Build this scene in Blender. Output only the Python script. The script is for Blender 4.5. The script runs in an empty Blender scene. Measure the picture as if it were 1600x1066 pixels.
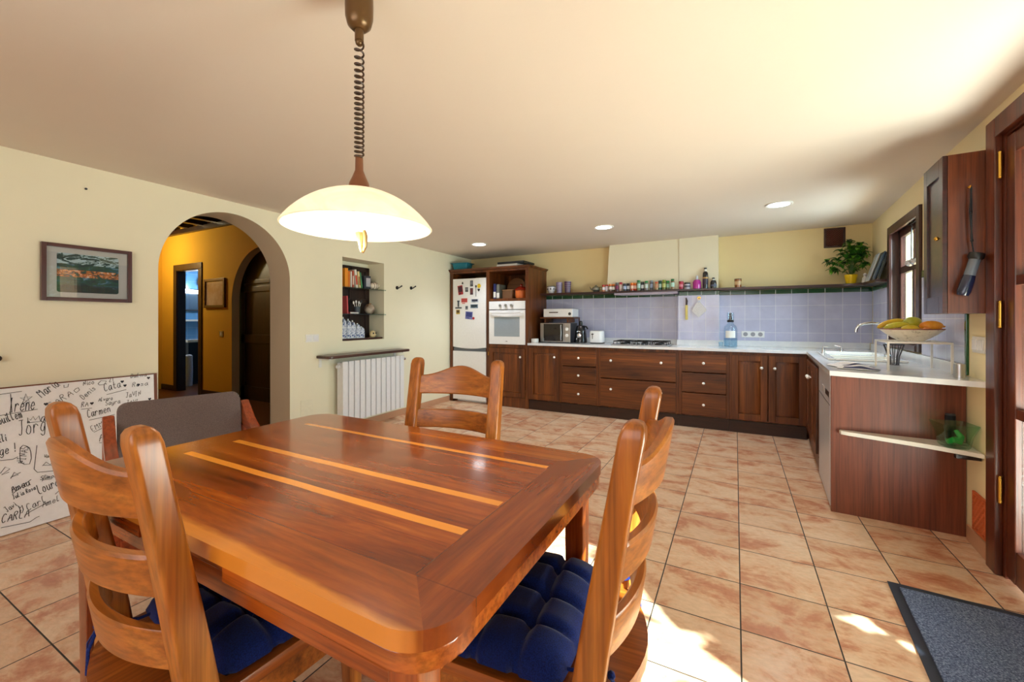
import bpy, bmesh, math, random
from mathutils import Vector, Matrix
random.seed(7)
PI = math.pi
scene = bpy.context.scene
COL = scene.collection

# ------------------------------------------------------------------ colours and materials
def lin(c):
    out = []
    for v in c[:3]:
        v = v / 255.0
        out.append(v / 12.92 if v <= .04045 else ((v + .055) / 1.055) ** 2.4)
    return (*out, 1.0)

class NT:
    def __init__(s, name):
        s.m = bpy.data.materials.new(name); s.m.use_nodes = True
        s.t = s.m.node_tree; s.n = s.t.nodes; s.l = s.t.links
        s.b = s.n['Principled BSDF']; s.out = s.n['Material Output']
    def add(s, typ, **k):
        n = s.n.new(typ)
        for a, v in k.items(): setattr(n, a, v)
        return n
    def link(s, a, b): s.l.new(a, b)
    def val(s, sock, v):
        if hasattr(v, 'is_output'): s.link(v, sock)
        else: sock.default_value = v
    def math(s, op, a, b=0.0, c=0.0):
        n = s.add('ShaderNodeMath', operation=op)
        s.val(n.inputs[0], a); s.val(n.inputs[1], b)
        if op in ('COMPARE', 'MULTIPLY_ADD', 'SMOOTH_MIN'): s.val(n.inputs[2], c)
        return n.outputs[0]
    def coord(s, scale=(1, 1, 1), loc=(0, 0, 0), rot=(0, 0, 0), kind='Object'):
        t = s.add('ShaderNodeTexCoord'); m = s.add('ShaderNodeMapping')
        m.inputs['Scale'].default_value = scale; m.inputs['Location'].default_value = loc; m.inputs['Rotation'].default_value = rot
        s.link(t.outputs[kind], m.inputs[0]); return m.outputs[0]
    def noise(s, vec, scale=5, detail=4, rough=.6, dist=0):
        n = s.add('ShaderNodeTexNoise'); s.link(vec, n.inputs['Vector'])
        n.inputs['Scale'].default_value = scale; n.inputs['Detail'].default_value = detail
        n.inputs['Roughness'].default_value = rough; n.inputs['Distortion'].default_value = dist
        return n.outputs['Fac']
    def ramp(s, fac, stops):
        r = s.add('ShaderNodeValToRGB'); s.link(fac, r.inputs[0]); e = r.color_ramp.elements
        while len(e) < len(stops): e.new(.5)
        for i, (p, c) in enumerate(stops): e[i].position = p; e[i].color = c if len(c) == 4 else lin(c)
        return r.outputs[0]
    def mix(s, fac, a, b, mode='MIX'):
        n = s.add('ShaderNodeMix', data_type='RGBA', blend_type=mode)
        s.val(n.inputs[0], fac); s.val(n.inputs[6], a); s.val(n.inputs[7], b); return n.outputs[2]
    def bump(s, h, strength=.1, dist=.01):
        b = s.add('ShaderNodeBump'); b.inputs['Strength'].default_value = strength; b.inputs['Distance'].default_value = dist
        s.link(h, b.inputs['Height']); s.link(b.outputs[0], s.b.inputs['Normal'])
    def base(s, c): s.val(s.b.inputs['Base Color'], c)
    def set(s, **k):
        for a, v in k.items(): s.b.inputs[a.replace('_', ' ')].default_value = v

_pl = {}
def plain(name, c, rough=.5, metal=0, coat=0, emit=None, spec=None):
    if name in _pl: return _pl[name]
    n = NT(name)
    f = n.noise(n.coord(), 35, 3)
    col = lin(c)
    lo = tuple(v * .97 for v in col[:3]) + (1,); hi = tuple(min(1, v * 1.02) for v in col[:3]) + (1,)
    n.base(n.ramp(f, [(.3, lo), (.7, hi)])); n.set(Roughness=rough, Metallic=metal, Coat_Weight=coat)
    if spec is not None: n.b.inputs['Specular IOR Level'].default_value = spec
    if emit: n.b.inputs['Emission Color'].default_value = lin(emit[0]); n.b.inputs['Emission Strength'].default_value = emit[1]
    _pl[name] = n.m
    return n.m

def wood(name, dark, mid, light, axis='z', rough=.35, coat=.15, scale=1.0, bump=.08):
    n = NT(name)
    sc = {'x': (.9, 12, 12), 'y': (12, .9, 12), 'z': (12, 12, .9)}[axis]
    sf = {'x': (2.5, 90, 90), 'y': (90, 2.5, 90), 'z': (90, 90, 2.5)}[axis]
    a = n.noise(n.coord(tuple(v * scale for v in sc)), 1.0, 5, .62, .5)
    b = n.noise(n.coord(tuple(v * scale for v in sf)), 1.0, 3, .6)
    c1 = n.ramp(a, [(.3, dark), (.52, mid), (.74, light)])
    c2 = n.ramp(b, [(.35, (150, 150, 150)), (.6, (255, 255, 255))])
    n.base(n.mix(.55, c1, c2, 'MULTIPLY'))
    n.set(Roughness=rough, Coat_Weight=coat, Coat_Roughness=.15); n.bump(b, bump, .003)
    return n.m

def glass(name, tint=(235, 245, 245), alpha=.1, rough=.02):
    n = NT(name)
    tr = n.add('ShaderNodeBsdfTransparent'); tr.inputs[0].default_value = lin(tint)
    gl = n.add('ShaderNodeBsdfGlossy'); gl.inputs['Roughness'].default_value = rough
    lw = n.add('ShaderNodeLayerWeight'); lw.inputs[0].default_value = .5
    f = n.math('MULTIPLY_ADD', n.math('POWER', lw.outputs['Facing'], 5.0), .9, .04 + alpha * .25)
    mx = n.add('ShaderNodeMixShader'); n.link(f, mx.inputs[0]); n.link(tr.outputs[0], mx.inputs[1]); n.link(gl.outputs[0], mx.inputs[2])
    n.link(mx.outputs[0], n.out.inputs[0]); return n.m

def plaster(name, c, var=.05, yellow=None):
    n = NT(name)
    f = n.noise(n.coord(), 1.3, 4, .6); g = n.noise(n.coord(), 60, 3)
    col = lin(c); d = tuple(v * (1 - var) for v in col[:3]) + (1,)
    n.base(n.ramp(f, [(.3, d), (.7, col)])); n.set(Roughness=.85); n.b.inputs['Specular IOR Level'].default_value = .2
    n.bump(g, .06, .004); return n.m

def brick_node(n, vec, w, h, mortar, c1, c2, cm, smooth=.1):
    b = n.add('ShaderNodeTexBrick'); b.offset = 0; b.squash = 1; b.offset_frequency = 2
    n.link(vec, b.inputs['Vector'])
    b.inputs['Scale'].default_value = 1; b.inputs['Mortar Size'].default_value = mortar; b.inputs['Mortar Smooth'].default_value = smooth
    b.inputs['Brick Width'].default_value = w; b.inputs['Row Height'].default_value = h
    n.val(b.inputs['Color1'], c1); n.val(b.inputs['Color2'], c2); n.val(b.inputs['Mortar'], cm)
    return b

TILE = .32091
def floor_mat():
    n = NT('terracotta_tile')
    v = n.coord(loc=(-.019 + TILE * 40, -2.4877 + TILE * 40, 0))
    cell = n.add('ShaderNodeVectorMath', operation='FLOOR')
    dv = n.add('ShaderNodeVectorMath', operation='SCALE'); dv.inputs['Scale'].default_value = 1 / TILE
    n.link(v, dv.inputs[0]); n.link(dv.outputs[0], cell.inputs[0])
    wn = n.add('ShaderNodeTexWhiteNoise'); n.link(cell.outputs[0], wn.inputs['Vector'])
    off = n.add('ShaderNodeVectorMath', operation='MULTIPLY_ADD'); n.link(wn.outputs['Color'], off.inputs[0])
    off.inputs[1].default_value = (9, 9, 9)
    n.link(n.coord((4.2, 6.2, 1)), off.inputs[2])
    f = n.noise(off.outputs[0], 1.0, 7, .68, .35)
    g = n.noise(n.coord((30, 60, 1)), 1, 3)
    tone = n.ramp(f, [(.42, (240, 214, 190)), (.52, (234, 198, 170)), (.60, (216, 162, 134)), (.73, (196, 128, 102))])
    tone = n.mix(.25, tone, n.ramp(g, [(.3, (170, 150, 130)), (.7, (255, 250, 245))]), 'MULTIPLY')
    warm = n.ramp(wn.outputs['Value'], [(.0, (238, 222, 205)), (1, (255, 250, 240))])
    tone = n.mix(.8, tone, warm, 'MULTIPLY')
    b = brick_node(n, v, TILE, TILE, .0028, (1, 1, 1, 1), (1, 1, 1, 1), (0, 0, 0, 1), .15)
    n.base(n.mix(b.outputs['Fac'], tone, lin((50, 42, 38))))
    n.val(n.b.inputs['Roughness'], n.math('MULTIPLY_ADD', b.outputs['Fac'], .4, .27))
    inv = n.math('SUBTRACT', 1.0, b.outputs['Fac']); n.bump(inv, .5, .003)
    return n.m

def wall_tile(name, swz, x0, z0, w, h, c1, c2, cm, mortar=.002, rough=.22):
    n = NT(name)
    s = n.add('ShaderNodeSeparateXYZ'); n.link(n.coord(), s.inputs[0])
    cb = n.add('ShaderNodeCombineXYZ')
    n.link(n.math('ADD', s.outputs[swz], -x0 + w * 60), cb.inputs[0]); n.link(n.math('ADD', s.outputs[2], -z0 + h * 60), cb.inputs[1])
    b = brick_node(n, cb.outputs[0], w, h, mortar, lin(c1), lin(c2), lin(cm))
    f = n.noise(n.coord(), 9, 3)
    n.base(n.mix(.35, b.outputs['Color'], n.ramp(f, [(.3, (215, 215, 225)), (.7, (255, 255, 255))]), 'MULTIPLY'))
    n.set(Roughness=rough); n.bump(n.math('SUBTRACT', 1.0, b.outputs['Fac']), .4, .002); return n.m

def table_mat():
    # cherry plank top: planks along x, breadboard ends along y, pale sapwood strips
    n = NT('table_top_wood')
    s = n.add('ShaderNodeSeparateXYZ'); n.link(n.coord(), s.inputs[0]); X, Y = s.outputs[0], s.outputs[1]
    def grain(sc, sf, dist):
        a = n.noise(n.coord(sc), 1, 6, .65, dist); b = n.noise(n.coord(sf), 1, 3, .6)
        c = n.ramp(a, [(.28, (84, 30, 6)), (.46, (142, 62, 14)), (.62, (172, 86, 22)), (.8, (206, 124, 40))])
        return n.mix(.4, c, n.ramp(b, [(.35, (160, 150, 140)), (.6, (255, 255, 255))]), 'MULTIPLY')
    gx = grain((1.4, 11, 3), (4, 90, 9), .6); gy = grain((11, 1.4, 3), (90, 4, 9), .6)
    # wobble so the strips are not ruler straight
    wob = n.math('MULTIPLY', n.math('SUBTRACT', n.noise(n.coord((2.2, 1, 1)), 1, 2), .5), .012)
    Yw = n.math('ADD', Y, wob)
    inx = n.math('MULTIPLY', n.math('GREATER_THAN', X, -.575), n.math('LESS_THAN', X, .565))
    def strip(y, hw):
        return n.math('MULTIPLY', n.math('LESS_THAN', n.math('ABSOLUTE', n.math('SUBTRACT', Yw, y)), hw), inx)
    m = None
    for y, hw in ((.27, .011), (-.018, .013), (-.172, .013)):
        q = strip(y, hw); m = q if m is None else n.math('MAXIMUM', m, q)
    ew = n.math('MULTIPLY', n.math('SUBTRACT', n.noise(n.coord((3, 14, 1)), 1, 4), .5), .05)
    lim = n.math('MULTIPLY_ADD', n.math('ABSOLUTE', n.math('ADD', X, -.08)), -.045, -.408)
    edge = n.math('MULTIPLY', n.math('SUBTRACT', lim, n.math('ADD', Y, ew)), 45.0)
    edge = n.math('MINIMUM', n.math('MAXIMUM', edge, 0.0), .7)
    edge = n.math('MULTIPLY', edge, n.math('SUBTRACT', 1.0, n.math('MULTIPLY', n.math('GREATER_THAN', n.math('ABSOLUTE', X), .57), n.math('LESS_THAN', n.math('SUBTRACT', n.math('ABSOLUTE', Y), .33), n.math('SUBTRACT', n.math('ABSOLUTE', X), .57)))))
    m = n.math('MAXIMUM', m, edge)
    pale = n.mix(.5, lin((240, 176, 78)), gx, 'SOFT_LIGHT')
    col = n.mix(m, gx, pale)
    # frame members: breadboard ends grain along y
    ex = n.math('GREATER_THAN', n.math('ABSOLUTE', X), .57)
    ny = n.math('LESS_THAN', n.math('SUBTRACT', n.math('ABSOLUTE', Y), .33), n.math('SUBTRACT', n.math('ABSOLUTE', X), .57))
    endm = n.math('MULTIPLY', ex, ny)
    col = n.mix(endm, col, n.mix(.35, gy, lin((120, 52, 14))))
    oy = n.math('GREATER_THAN', n.math('ABSOLUTE', Y), .335)
    col = n.mix(n.math('MULTIPLY', n.math('MULTIPLY', oy, n.math('SUBTRACT', 1.0, endm)), .12), col, lin((215, 130, 45)))
    # joint lines
    def line(v, p, wd=.0012): return n.math('LESS_THAN', n.math('ABSOLUTE', n.math('SUBTRACT', v, p)), wd)
    j = None
    for q in (line(Y, .335), line(Y, -.335), n.math('MULTIPLY', line(Y, .12), inx), n.math('MULTIPLY', line(Y, -.235), inx), n.math('MULTIPLY', line(Y, .2), inx),
              n.math('MULTIPLY', line(n.math('ABSOLUTE', X), .571), n.math('LESS_THAN', n.math('ABSOLUTE', Y), .335))):
        j = q if j is None else n.math('MAXIMUM', j, q)
    col = n.mix(n.math('MULTIPLY', j, .45), col, lin((70, 26, 6)))
    # a few knots
    vo = n.add('ShaderNodeTexVoronoi'); n.link(n.coord((1, 1.6, 0)), vo.inputs['Vector']); vo.inputs['Scale'].default_value = 3.1
    kn = n.math('LESS_THAN', vo.outputs['Distance'], .03)
    col = n.mix(n.math('MULTIPLY', kn, .6), col, lin((70, 28, 8)))
    n.base(col); n.set(Roughness=.2, Coat_Weight=.45, Coat_Roughness=.08); return n.m

# ------------------------------------------------------------------ mesh helpers
def NB(): return bmesh.new()

def box(bm, x0, x1, y0, y1, z0, z1, bev=0.0, seg=2, mat=0, rot=None, piv=None):
    if x0 > x1: x0, x1 = x1, x0
    if y0 > y1: y0, y1 = y1, y0
    vs = [bm.verts.new((x, y, z)) for z in (z0, z1) for y in (y0, y1) for x in (x0, x1)]
    fs = [bm.faces.new([vs[i] for i in q]) for q in ((0, 2, 3, 1), (4, 5, 7, 6), (0, 1, 5, 4), (2, 6, 7, 3), (0, 4, 6, 2), (1, 3, 7, 5))]
    for f in fs: f.material_index = mat
    if bev > 0:
        bev = min(bev, .49 * min(abs(x1 - x0), abs(y1 - y0), abs(z1 - z0)))
        es = list({e for f in fs for e in f.edges})
        r = bmesh.ops.bevel(bm, geom=es, offset=bev, segments=seg, affect='EDGES', profile=.6, clamp_overlap=True, material=-1)
        for f in r['faces']: f.material_index = mat
        vs = list({v for f in list(r['faces']) + [g for g in fs if g.is_valid] for v in f.verts})
    if rot is not None:
        c = Vector(piv if piv else ((x0 + x1) / 2, (y0 + y1) / 2, (z0 + z1) / 2))
        bmesh.ops.rotate(bm, verts=[v for v in vs if v.is_valid], cent=c, matrix=rot)

def rings(bm, rs, cap=True, mat=0, closed=False):
    R = [[bm.verts.new(p) for p in r] for r in rs]
    n = len(R[0]); m = len(R)
    for i in range(m if closed else m - 1):
        a, b = R[i], R[(i + 1) % m]
        for k in range(n):
            f = bm.faces.new((a[k], a[(k + 1) % n], b[(k + 1) % n], b[k])); f.material_index = mat
    if cap and not closed:
        for r in (R[0], R[-1]):
            try: f = bm.faces.new(r); f.material_index = mat
            except Exception: pass

def prism(bm, pts, axis, a0, a1, mat=0, bev=0, seg=2):
    def P(u, v, w): return {'x': (w, u, v), 'y': (u, w, v), 'z': (u, v, w)}[axis]
    A = [bm.verts.new(P(u, v, a0)) for u, v in pts]; B = [bm.verts.new(P(u, v, a1)) for u, v in pts]
    n = len(pts); fs = [bm.faces.new(A), bm.faces.new(B)]
    for k in range(n): fs.append(bm.faces.new((A[k], A[(k + 1) % n], B[(k + 1) % n], B[k])))
    for f in fs: f.material_index = mat
    if bev:
        es = list(fs[0].edges) + list(fs[1].edges)
        bmesh.ops.bevel(bm, geom=es, offset=bev, segments=seg, affect='EDGES', profile=.6, clamp_overlap=True, material=mat)

def tube(bm, pts, r, seg=8, closed=False, mat=0, flat=1.0, cap=True):
    P = [Vector(p) for p in pts]; n = len(P); rs = []
    up = None
    for i in range(n):
        if closed: t = P[(i + 1) % n] - P[i - 1]
        else: t = P[min(i + 1, n - 1)] - P[max(i - 1, 0)]
        if t.length < 1e-9: t = Vector((0, 0, 1))
        t.normalize()
        if up is None:
            up = Vector((0, 0, 1)) if abs(t.z) < .9 else Vector((1, 0, 0))
        u = up - t * up.dot(t)
        if u.length < 1e-6: u = t.orthogonal()
        u.normalize(); w = t.cross(u); up = u
        rr = r[i] if isinstance(r, (list, tuple)) else r
        rs.append([P[i] + (u * math.cos(2 * PI * k / seg) * flat + w * math.sin(2 * PI * k / seg)) * rr for k in range(seg)])
    rings(bm, rs, cap, mat, closed)

def lathe(bm, prof, seg=24, c=(0, 0, 0), mat=0, cap=True):
    rs = []
    for r, z in prof:
        r = max(r, .0004)
        rs.append([(c[0] + r * math.cos(2 * PI * k / seg), c[1] + r * math.sin(2 * PI * k / seg), c[2] + z) for k in range(seg)])
    rings(bm, rs, cap, mat)

def cyl(bm, c, r, h, axis='z', seg=20, mat=0, r2=None):
    r2 = r if r2 is None else r2
    rs = []
    for rr, t in ((r, 0), (r2, h)):
        L = []
        for k in range(seg):
            a, b = rr * math.cos(2 * PI * k / seg), rr * math.sin(2 * PI * k / seg)
            L.append({'z': (c[0] + a, c[1] + b, c[2] + t), 'y': (c[0] + a, c[1] + t, c[2] + b), 'x': (c[0] + t, c[1] + a, c[2] + b)}[axis])
        rs.append(L)
    rings(bm, rs, True, mat)

def ball(bm, c, r, seg=14, mat=0, rot=None):
    r = (r, r, r) if not isinstance(r, tuple) else r
    M = Matrix.Translation(Vector(c)) @ (rot.to_4x4() if rot else Matrix.Identity(4)) @ Matrix.Diagonal((*r, 1))
    res = bmesh.ops.create_uvsphere(bm, u_segments=seg, v_segments=max(6, seg // 2 + 1), radius=1, matrix=M)
    for v in res['verts']:
        for f in v.link_faces: f.material_index = mat

def rrect(w, d, r, n=4, cx=0, cy=0):
    pts = []
    for (sx, sy, a0) in ((1, 1, 0), (-1, 1, 90), (-1, -1, 180), (1, -1, 270)):
        for k in range(n + 1):
            a = math.radians(a0 + 90 * k / n)
            pts.append((cx + sx * (w / 2 - r) + r * math.cos(a), cy + sy * (d / 2 - r) + r * math.sin(a)))
    return pts

def obj(name, bm, mats, parent=None, loc=(0, 0, 0), rot=(0, 0, 0), smooth=38):
    bmesh.ops.recalc_face_normals(bm, faces=bm.faces[:])
    me = bpy.data.meshes.new(name); bm.to_mesh(me); bm.free()
    for m in (mats if isinstance(mats, (list, tuple)) else [mats]): me.materials.append(m)
    if smooth:
        for p in me.polygons: p.use_smooth = True
        me.set_sharp_from_angle(angle=math.radians(smooth))
    o = bpy.data.objects.new(name, me); COL.objects.link(o)
    if smooth and len(me.polygons) < 3000:
        wn = o.modifiers.new('weighted_normals', 'WEIGHTED_NORMAL'); wn.keep_sharp = True
    o.location = loc; o.rotation_euler = rot
    if parent: o.parent = parent
    return o

def tag(o, label, cat, group=None):
    o['label'] = label; o['category'] = cat
    if group: o['group'] = group
    return o
def thing(name, label, cat, loc=(0, 0, 0), rot=0.0, group=None):
    o = bpy.data.objects.new(name, None); COL.objects.link(o)
    o.empty_display_size = .05; o.location = loc; o.rotation_euler = (0, 0, rot) if not isinstance(rot, tuple) else rot
    return tag(o, label, cat, group)
def struct(name, bm, mats, parent=None, loc=(0, 0, 0), rot=0, smooth=38):
    o = obj(name, bm, mats, parent, loc, (0, 0, rot), smooth)
    if not parent: o['kind'] = 'structure'
    return o
def copy_tree(root, loc, rot, label, group=None):
    c = root.copy(); COL.objects.link(c); c.location = loc; c.rotation_euler = (0, 0, rot); c['label'] = label
    if group: c['group'] = group
    for ch in list(root.children):
        d = ch.copy(); COL.objects.link(d); d.parent = c
        for g in list(ch.children):
            e = g.copy(); COL.objects.link(e); e.parent = d
    return c

RL, RR = .03, -.06
def LW(n, u, z=0): return (-3.61 + n * math.cos(RL) - u * math.sin(RL), n * math.sin(RL) + u * math.cos(RL), z)
def RW(n, u, z=0): return (.936 + n * math.cos(RR) - u * math.sin(RR), n * math.sin(RR) + u * math.cos(RR), z)
def ceil_z(x): return 2.175 + .009 * (x + 3.7)

# ------------------------------------------------------------------ shared materials
M_WALL = plaster('cream_plaster', (238, 233, 208))
M_WALLB = plaster('warm_cream_plaster', (236, 218, 168))
M_CEIL = plaster('ceiling_plaster', (222, 212, 200), .03)
M_OCHRE = plaster('ochre_plaster', (222, 168, 48))
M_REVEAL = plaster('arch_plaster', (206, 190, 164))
M_FLOOR = floor_mat()
M_CABZ = wood('mahogany_upright', (66, 30, 8), (108, 56, 18), (146, 82, 30), 'z', .4, .04)
M_CABX = wood('mahogany_level', (66, 30, 8), (108, 56, 18), (146, 82, 30), 'x', .4, .04)
M_PANEL = wood('mahogany_panel', (104, 50, 30), (120, 60, 36), (138, 72, 46), 'z', .42, .08)
M_DOORW = wood('door_mahogany', (70, 28, 12), (102, 46, 22), (126, 62, 32), 'z', .35, .25)
M_DARK = wood('dark_walnut', (28, 12, 6), (44, 20, 10), (62, 30, 16), 'z', .4, .1)
M_SHELF = wood('dark_shelf_wood', (40, 18, 14), (62, 30, 24), (82, 42, 34), 'x', .3, .2)
M_CHZ = wood('honey_oak_upright', (124, 64, 14), (172, 98, 30), (202, 132, 54), 'z', .34, .12)
M_CHX = wood('honey_oak_level', (124, 64, 14), (172, 98, 30), (202, 132, 54), 'x', .34, .12)
M_CHY = wood('honey_oak_seat', (128, 62, 14), (166, 88, 28), (194, 116, 44), 'y', .34, .12)
M_TLEG = wood('cherry_upright', (120, 48, 12), (164, 76, 22), (196, 104, 34), 'z', .25, .4)
M_TLX = wood('cherry_level', (128, 54, 14), (176, 86, 24), (208, 120, 40), 'x', .25, .4)
M_REDW = wood('red_beech', (130, 52, 20), (162, 72, 32), (184, 92, 46), 'y', .35, .3)
M_TABLE = table_mat()
M_WHITE = plain('white_enamel', (236, 238, 240), .25, coat=.3)
M_WHITEM = plain('white_paint', (235, 235, 230), .45)
M_KNOB = plain('white_porcelain', (245, 243, 238), .15, coat=.5)
M_MARBLE = None
def marble():
    n = NT('white_marble'); f = n.noise(n.coord(), 3, 6, .6, 1.2)
    n.base(n.ramp(f, [(.3, (212, 218, 226)), (.5, (228, 232, 236)), (.7, (238, 240, 240))])); n.set(Roughness=.14, Coat_Weight=.3); return n.m
M_MARBLE = marble()
M_BLACK = plain('black_plastic', (18, 18, 20), .35)
M_DGREY = plain('dark_grey', (52, 54, 58), .45)
M_STEEL = plain('brushed_steel', (190, 192, 196), .28, metal=1)
M_CHROME = plain('chrome', (220, 222, 226), .08, metal=1)
M_BRASS = plain('brass', (205, 160, 70), .25, metal=1)
M_GLASS = glass('clear_glass')
M_NAVY = None
def fabric(name, c1, c2, scale=400, rough=.9, bump=.25):
    n = NT(name); f = n.noise(n.coord(), scale, 2, .6)
    n.base(n.ramp(f, [(.35, c1), (.65, c2)])); n.set(Roughness=rough, Sheen_Weight=.15)
    n.b.inputs['Specular IOR Level'].default_value = .15
    n.bump(f, bump, .002); return n.m
M_NAVY = fabric('navy_cotton', (6, 18, 66), (14, 38, 110))
M_GREYF = fabric('grey_taupe_fabric', (92, 80, 78), (122, 108, 104), 500)
M_RED = plain('red_plastic', (190, 26, 30), .4)
M_GREENP = plain('green_plastic', (20, 120, 50), .4)
M_ORANGE = plain('orange_plastic', (225, 110, 25), .4)
# ================================================================== THE SETTING
bm = NB(); box(bm, -3.98, 2.2, -2.0, 5.9, -.12, 0); struct('floor', bm, M_FLOOR)
bm = NB(); box(bm, -9.7, -3.98, .3, 5.4, -.12, 0)
struct('floor_hall', bm, plain('brown_hall_tile', (96, 52, 26), .3))
bm = NB()
xs = [-4.0 + i * .56 for i in range(11)]
prism(bm, [(-4.05, ceil_z(-4.05)), (1.32, ceil_z(1.32)), (1.32, 2.42), (-4.05, 2.42)], 'y', -2.0, 5.9)
struct('ceiling', bm, M_CEIL)

# wall_left: arch and niche openings, built in its own slightly turned frame (u along y)
def arch_strips(bm, u0, u1, spring, top, n0, n1, axis, seg=40, mat=0):
    c = (u0 + u1) / 2; r = (u1 - u0) / 2
    for k in range(seg):
        a0 = PI - PI * k / seg; a1 = PI - PI * (k + 1) / seg
        p = [(c + r * math.cos(a0), spring + r * math.sin(a0)), (c + r * math.cos(a1), spring + r * math.sin(a1))]
        prism(bm, [p[0], p[1], (p[1][0], top), (p[0][0], top)], axis, n0, n1, mat)
bm = NB()
H1 = 2.85
for u0, u1, z0, z1 in ((-2.0, 1.451, 0, H1), (2.479, 3.088, 0, H1), (3.707, 5.9, 0, H1), (3.088, 3.707, 0, .972), (3.088, 3.707, 1.876, H1)):
    box(bm, -.29, 0, u0, u1, z0, z1)
box(bm, -.29, -.262, 3.088, 3.707, .972, 1.876)
arch_strips(bm, 1.451, 2.479, 1.565, H1, -.29, 0, 'x')
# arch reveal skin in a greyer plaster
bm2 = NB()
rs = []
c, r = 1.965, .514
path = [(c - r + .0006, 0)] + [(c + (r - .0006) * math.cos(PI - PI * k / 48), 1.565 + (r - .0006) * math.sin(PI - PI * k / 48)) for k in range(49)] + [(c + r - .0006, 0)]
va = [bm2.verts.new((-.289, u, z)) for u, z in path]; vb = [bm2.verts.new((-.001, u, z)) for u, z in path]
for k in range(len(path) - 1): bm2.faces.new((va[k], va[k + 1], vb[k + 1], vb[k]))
wl = struct('wall_left', bm, M_WALL, loc=(-3.61, 0, 0), rot=RL, smooth=0)
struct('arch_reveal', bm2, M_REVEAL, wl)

# back wall, hood, pilaster
bm = NB(); box(bm, -4.0, 1.9, 5.68, 5.9, 0, 2.4); struct('wall_back', bm, M_WALLB, smooth=0)
bm = NB(); box(bm, -.612, -.178, 5.53, 5.679, .0, 2.4); struct('wall_chimney_breast', bm, M_WALL, smooth=0)
bm = NB()
rings(bm, [[(-1.515, 5.532, 1.575), (-.615, 5.532, 1.575), (-.615, 5.679, 1.575), (-1.50, 5.679, 1.575)],
           [(-1.475, 5.545, 2.35), (-.615, 5.545, 2.35), (-.615, 5.679, 2.35), (-1.455, 5.679, 2.35)]])
struct('wall_hood', bm, M_WALL, smooth=0)

# right wall with kitchen window and french door openings
bm = NB()
for u0, u1, z0, z1 in ((4.912, 5.9, 0, 2.4), (2.86, 4.03, 0, 2.4), (4.03, 4.912, 0, .985), (4.03, 4.912, 2.0, 2.4), (.28, 2.86, 2.1, 2.4), (-2.0, .28, 0, 2.4)):
    box(bm, 0, .16, u0, u1, z0, z1)
struct('wall_right', bm, plaster('light_yellow_plaster', (246, 232, 190)), loc=(.936, 0, 0), rot=RR, smooth=0)
bm = NB(); box(bm, -4.2, 1.6, -2.1, -1.9, 0, 2.4); struct('wall_rear', bm, M_WALL, smooth=0)

# hall beyond the arch
bm = NB()
for x0, x1, z0, z1 in ((-9.0, -8.28, 0, 2.9), (-8.28, -7.57, 2.03, 2.9), (-7.57, -6.66, 0, 2.9), (-5.14, -4.006, 0, 2.9)):
    box(bm, x0, x1, 3.55, 3.66, z0, z1)
arch_strips(bm, -6.66, -5.14, 1.48, 2.9, 3.55, 3.66, 'y')
whf = struct('wall_hall_far', bm, M_OCHRE, smooth=0)
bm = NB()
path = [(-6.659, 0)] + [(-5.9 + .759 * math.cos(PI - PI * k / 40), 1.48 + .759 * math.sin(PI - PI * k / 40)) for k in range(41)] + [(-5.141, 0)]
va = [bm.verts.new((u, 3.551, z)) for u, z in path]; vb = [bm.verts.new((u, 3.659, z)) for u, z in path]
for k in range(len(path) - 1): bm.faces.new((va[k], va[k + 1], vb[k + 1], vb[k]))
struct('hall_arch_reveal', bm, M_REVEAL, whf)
bm = NB(); box(bm, -9.0, -8.8, .3, 3.55, 0, 2.9); struct('wall_hall_left', bm, M_OCHRE, smooth=0)
bm = NB(); box(bm, -9.0, -3.8, .2, .3, 0, 2.9); struct('wall_hall_near', bm, M_OCHRE, smooth=0)
bm = NB(); box(bm, -9.6, -3.9, .2, 3.7, 2.76, 2.9)
for k in range(12): box(bm, -8.7 + k * .42, -8.6 + k * .42, .2, 3.55, 2.68, 2.77)
box(bm, -8.8, -3.9, 3.49, 3.55, 2.62, 2.69)
struct('ceiling_hall', bm, M_DARK)
bm = NB(); box(bm, -8.8, -8.28, 3.535, 3.55, 0, .09); box(bm, -7.57, -6.66, 3.535, 3.55, 0, .09)
struct('baseboard_hall', bm, M_DARK)
# dark panelled door behind the inner arch
d3 = bpy.data.objects.new('door_3', None); COL.objects.link(d3); d3['kind'] = 'structure'; d3.location = (-5.9, 3.70, 0)
bm = NB(); box(bm, -.9, .9, 0, .05, 0, 2.4); obj('door_leaf', bm, M_DARK, d3)
bm = NB()
for x0, x1 in ((-.76, -.66), (-.04, .04), (.64, .76)): box(bm, x0, x1, -.02, 0, 0, 2.3, .004)
for z0, z1 in ((0, .2), (.85, .98), (1.62, 1.70), (1.74, 1.80)): box(bm, -.76, .76, -.02, 0, z0, z1, .004)
obj('door_rails', bm, M_DARK, d3)
# bathroom door frame
d2 = bpy.data.objects.new('door_2', None); COL.objects.link(d2); d2['kind'] = 'structure'; d2.location = (-7.925, 3.55, 0)
bm = NB()
for s in (-1, 1): box(bm, s * .345, s * .445, -.02, 0, 0, 2.02, .006); box(bm, s * .335, s * .355, 0, .115, 0, 2.02)
box(bm, -.445, .445, -.02, 0, 2.02, 2.12, .006); box(bm, -.345, .345, 0, .115, 2.01, 2.03)
obj('door_frame', bm, M_DARK, d2)
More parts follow.
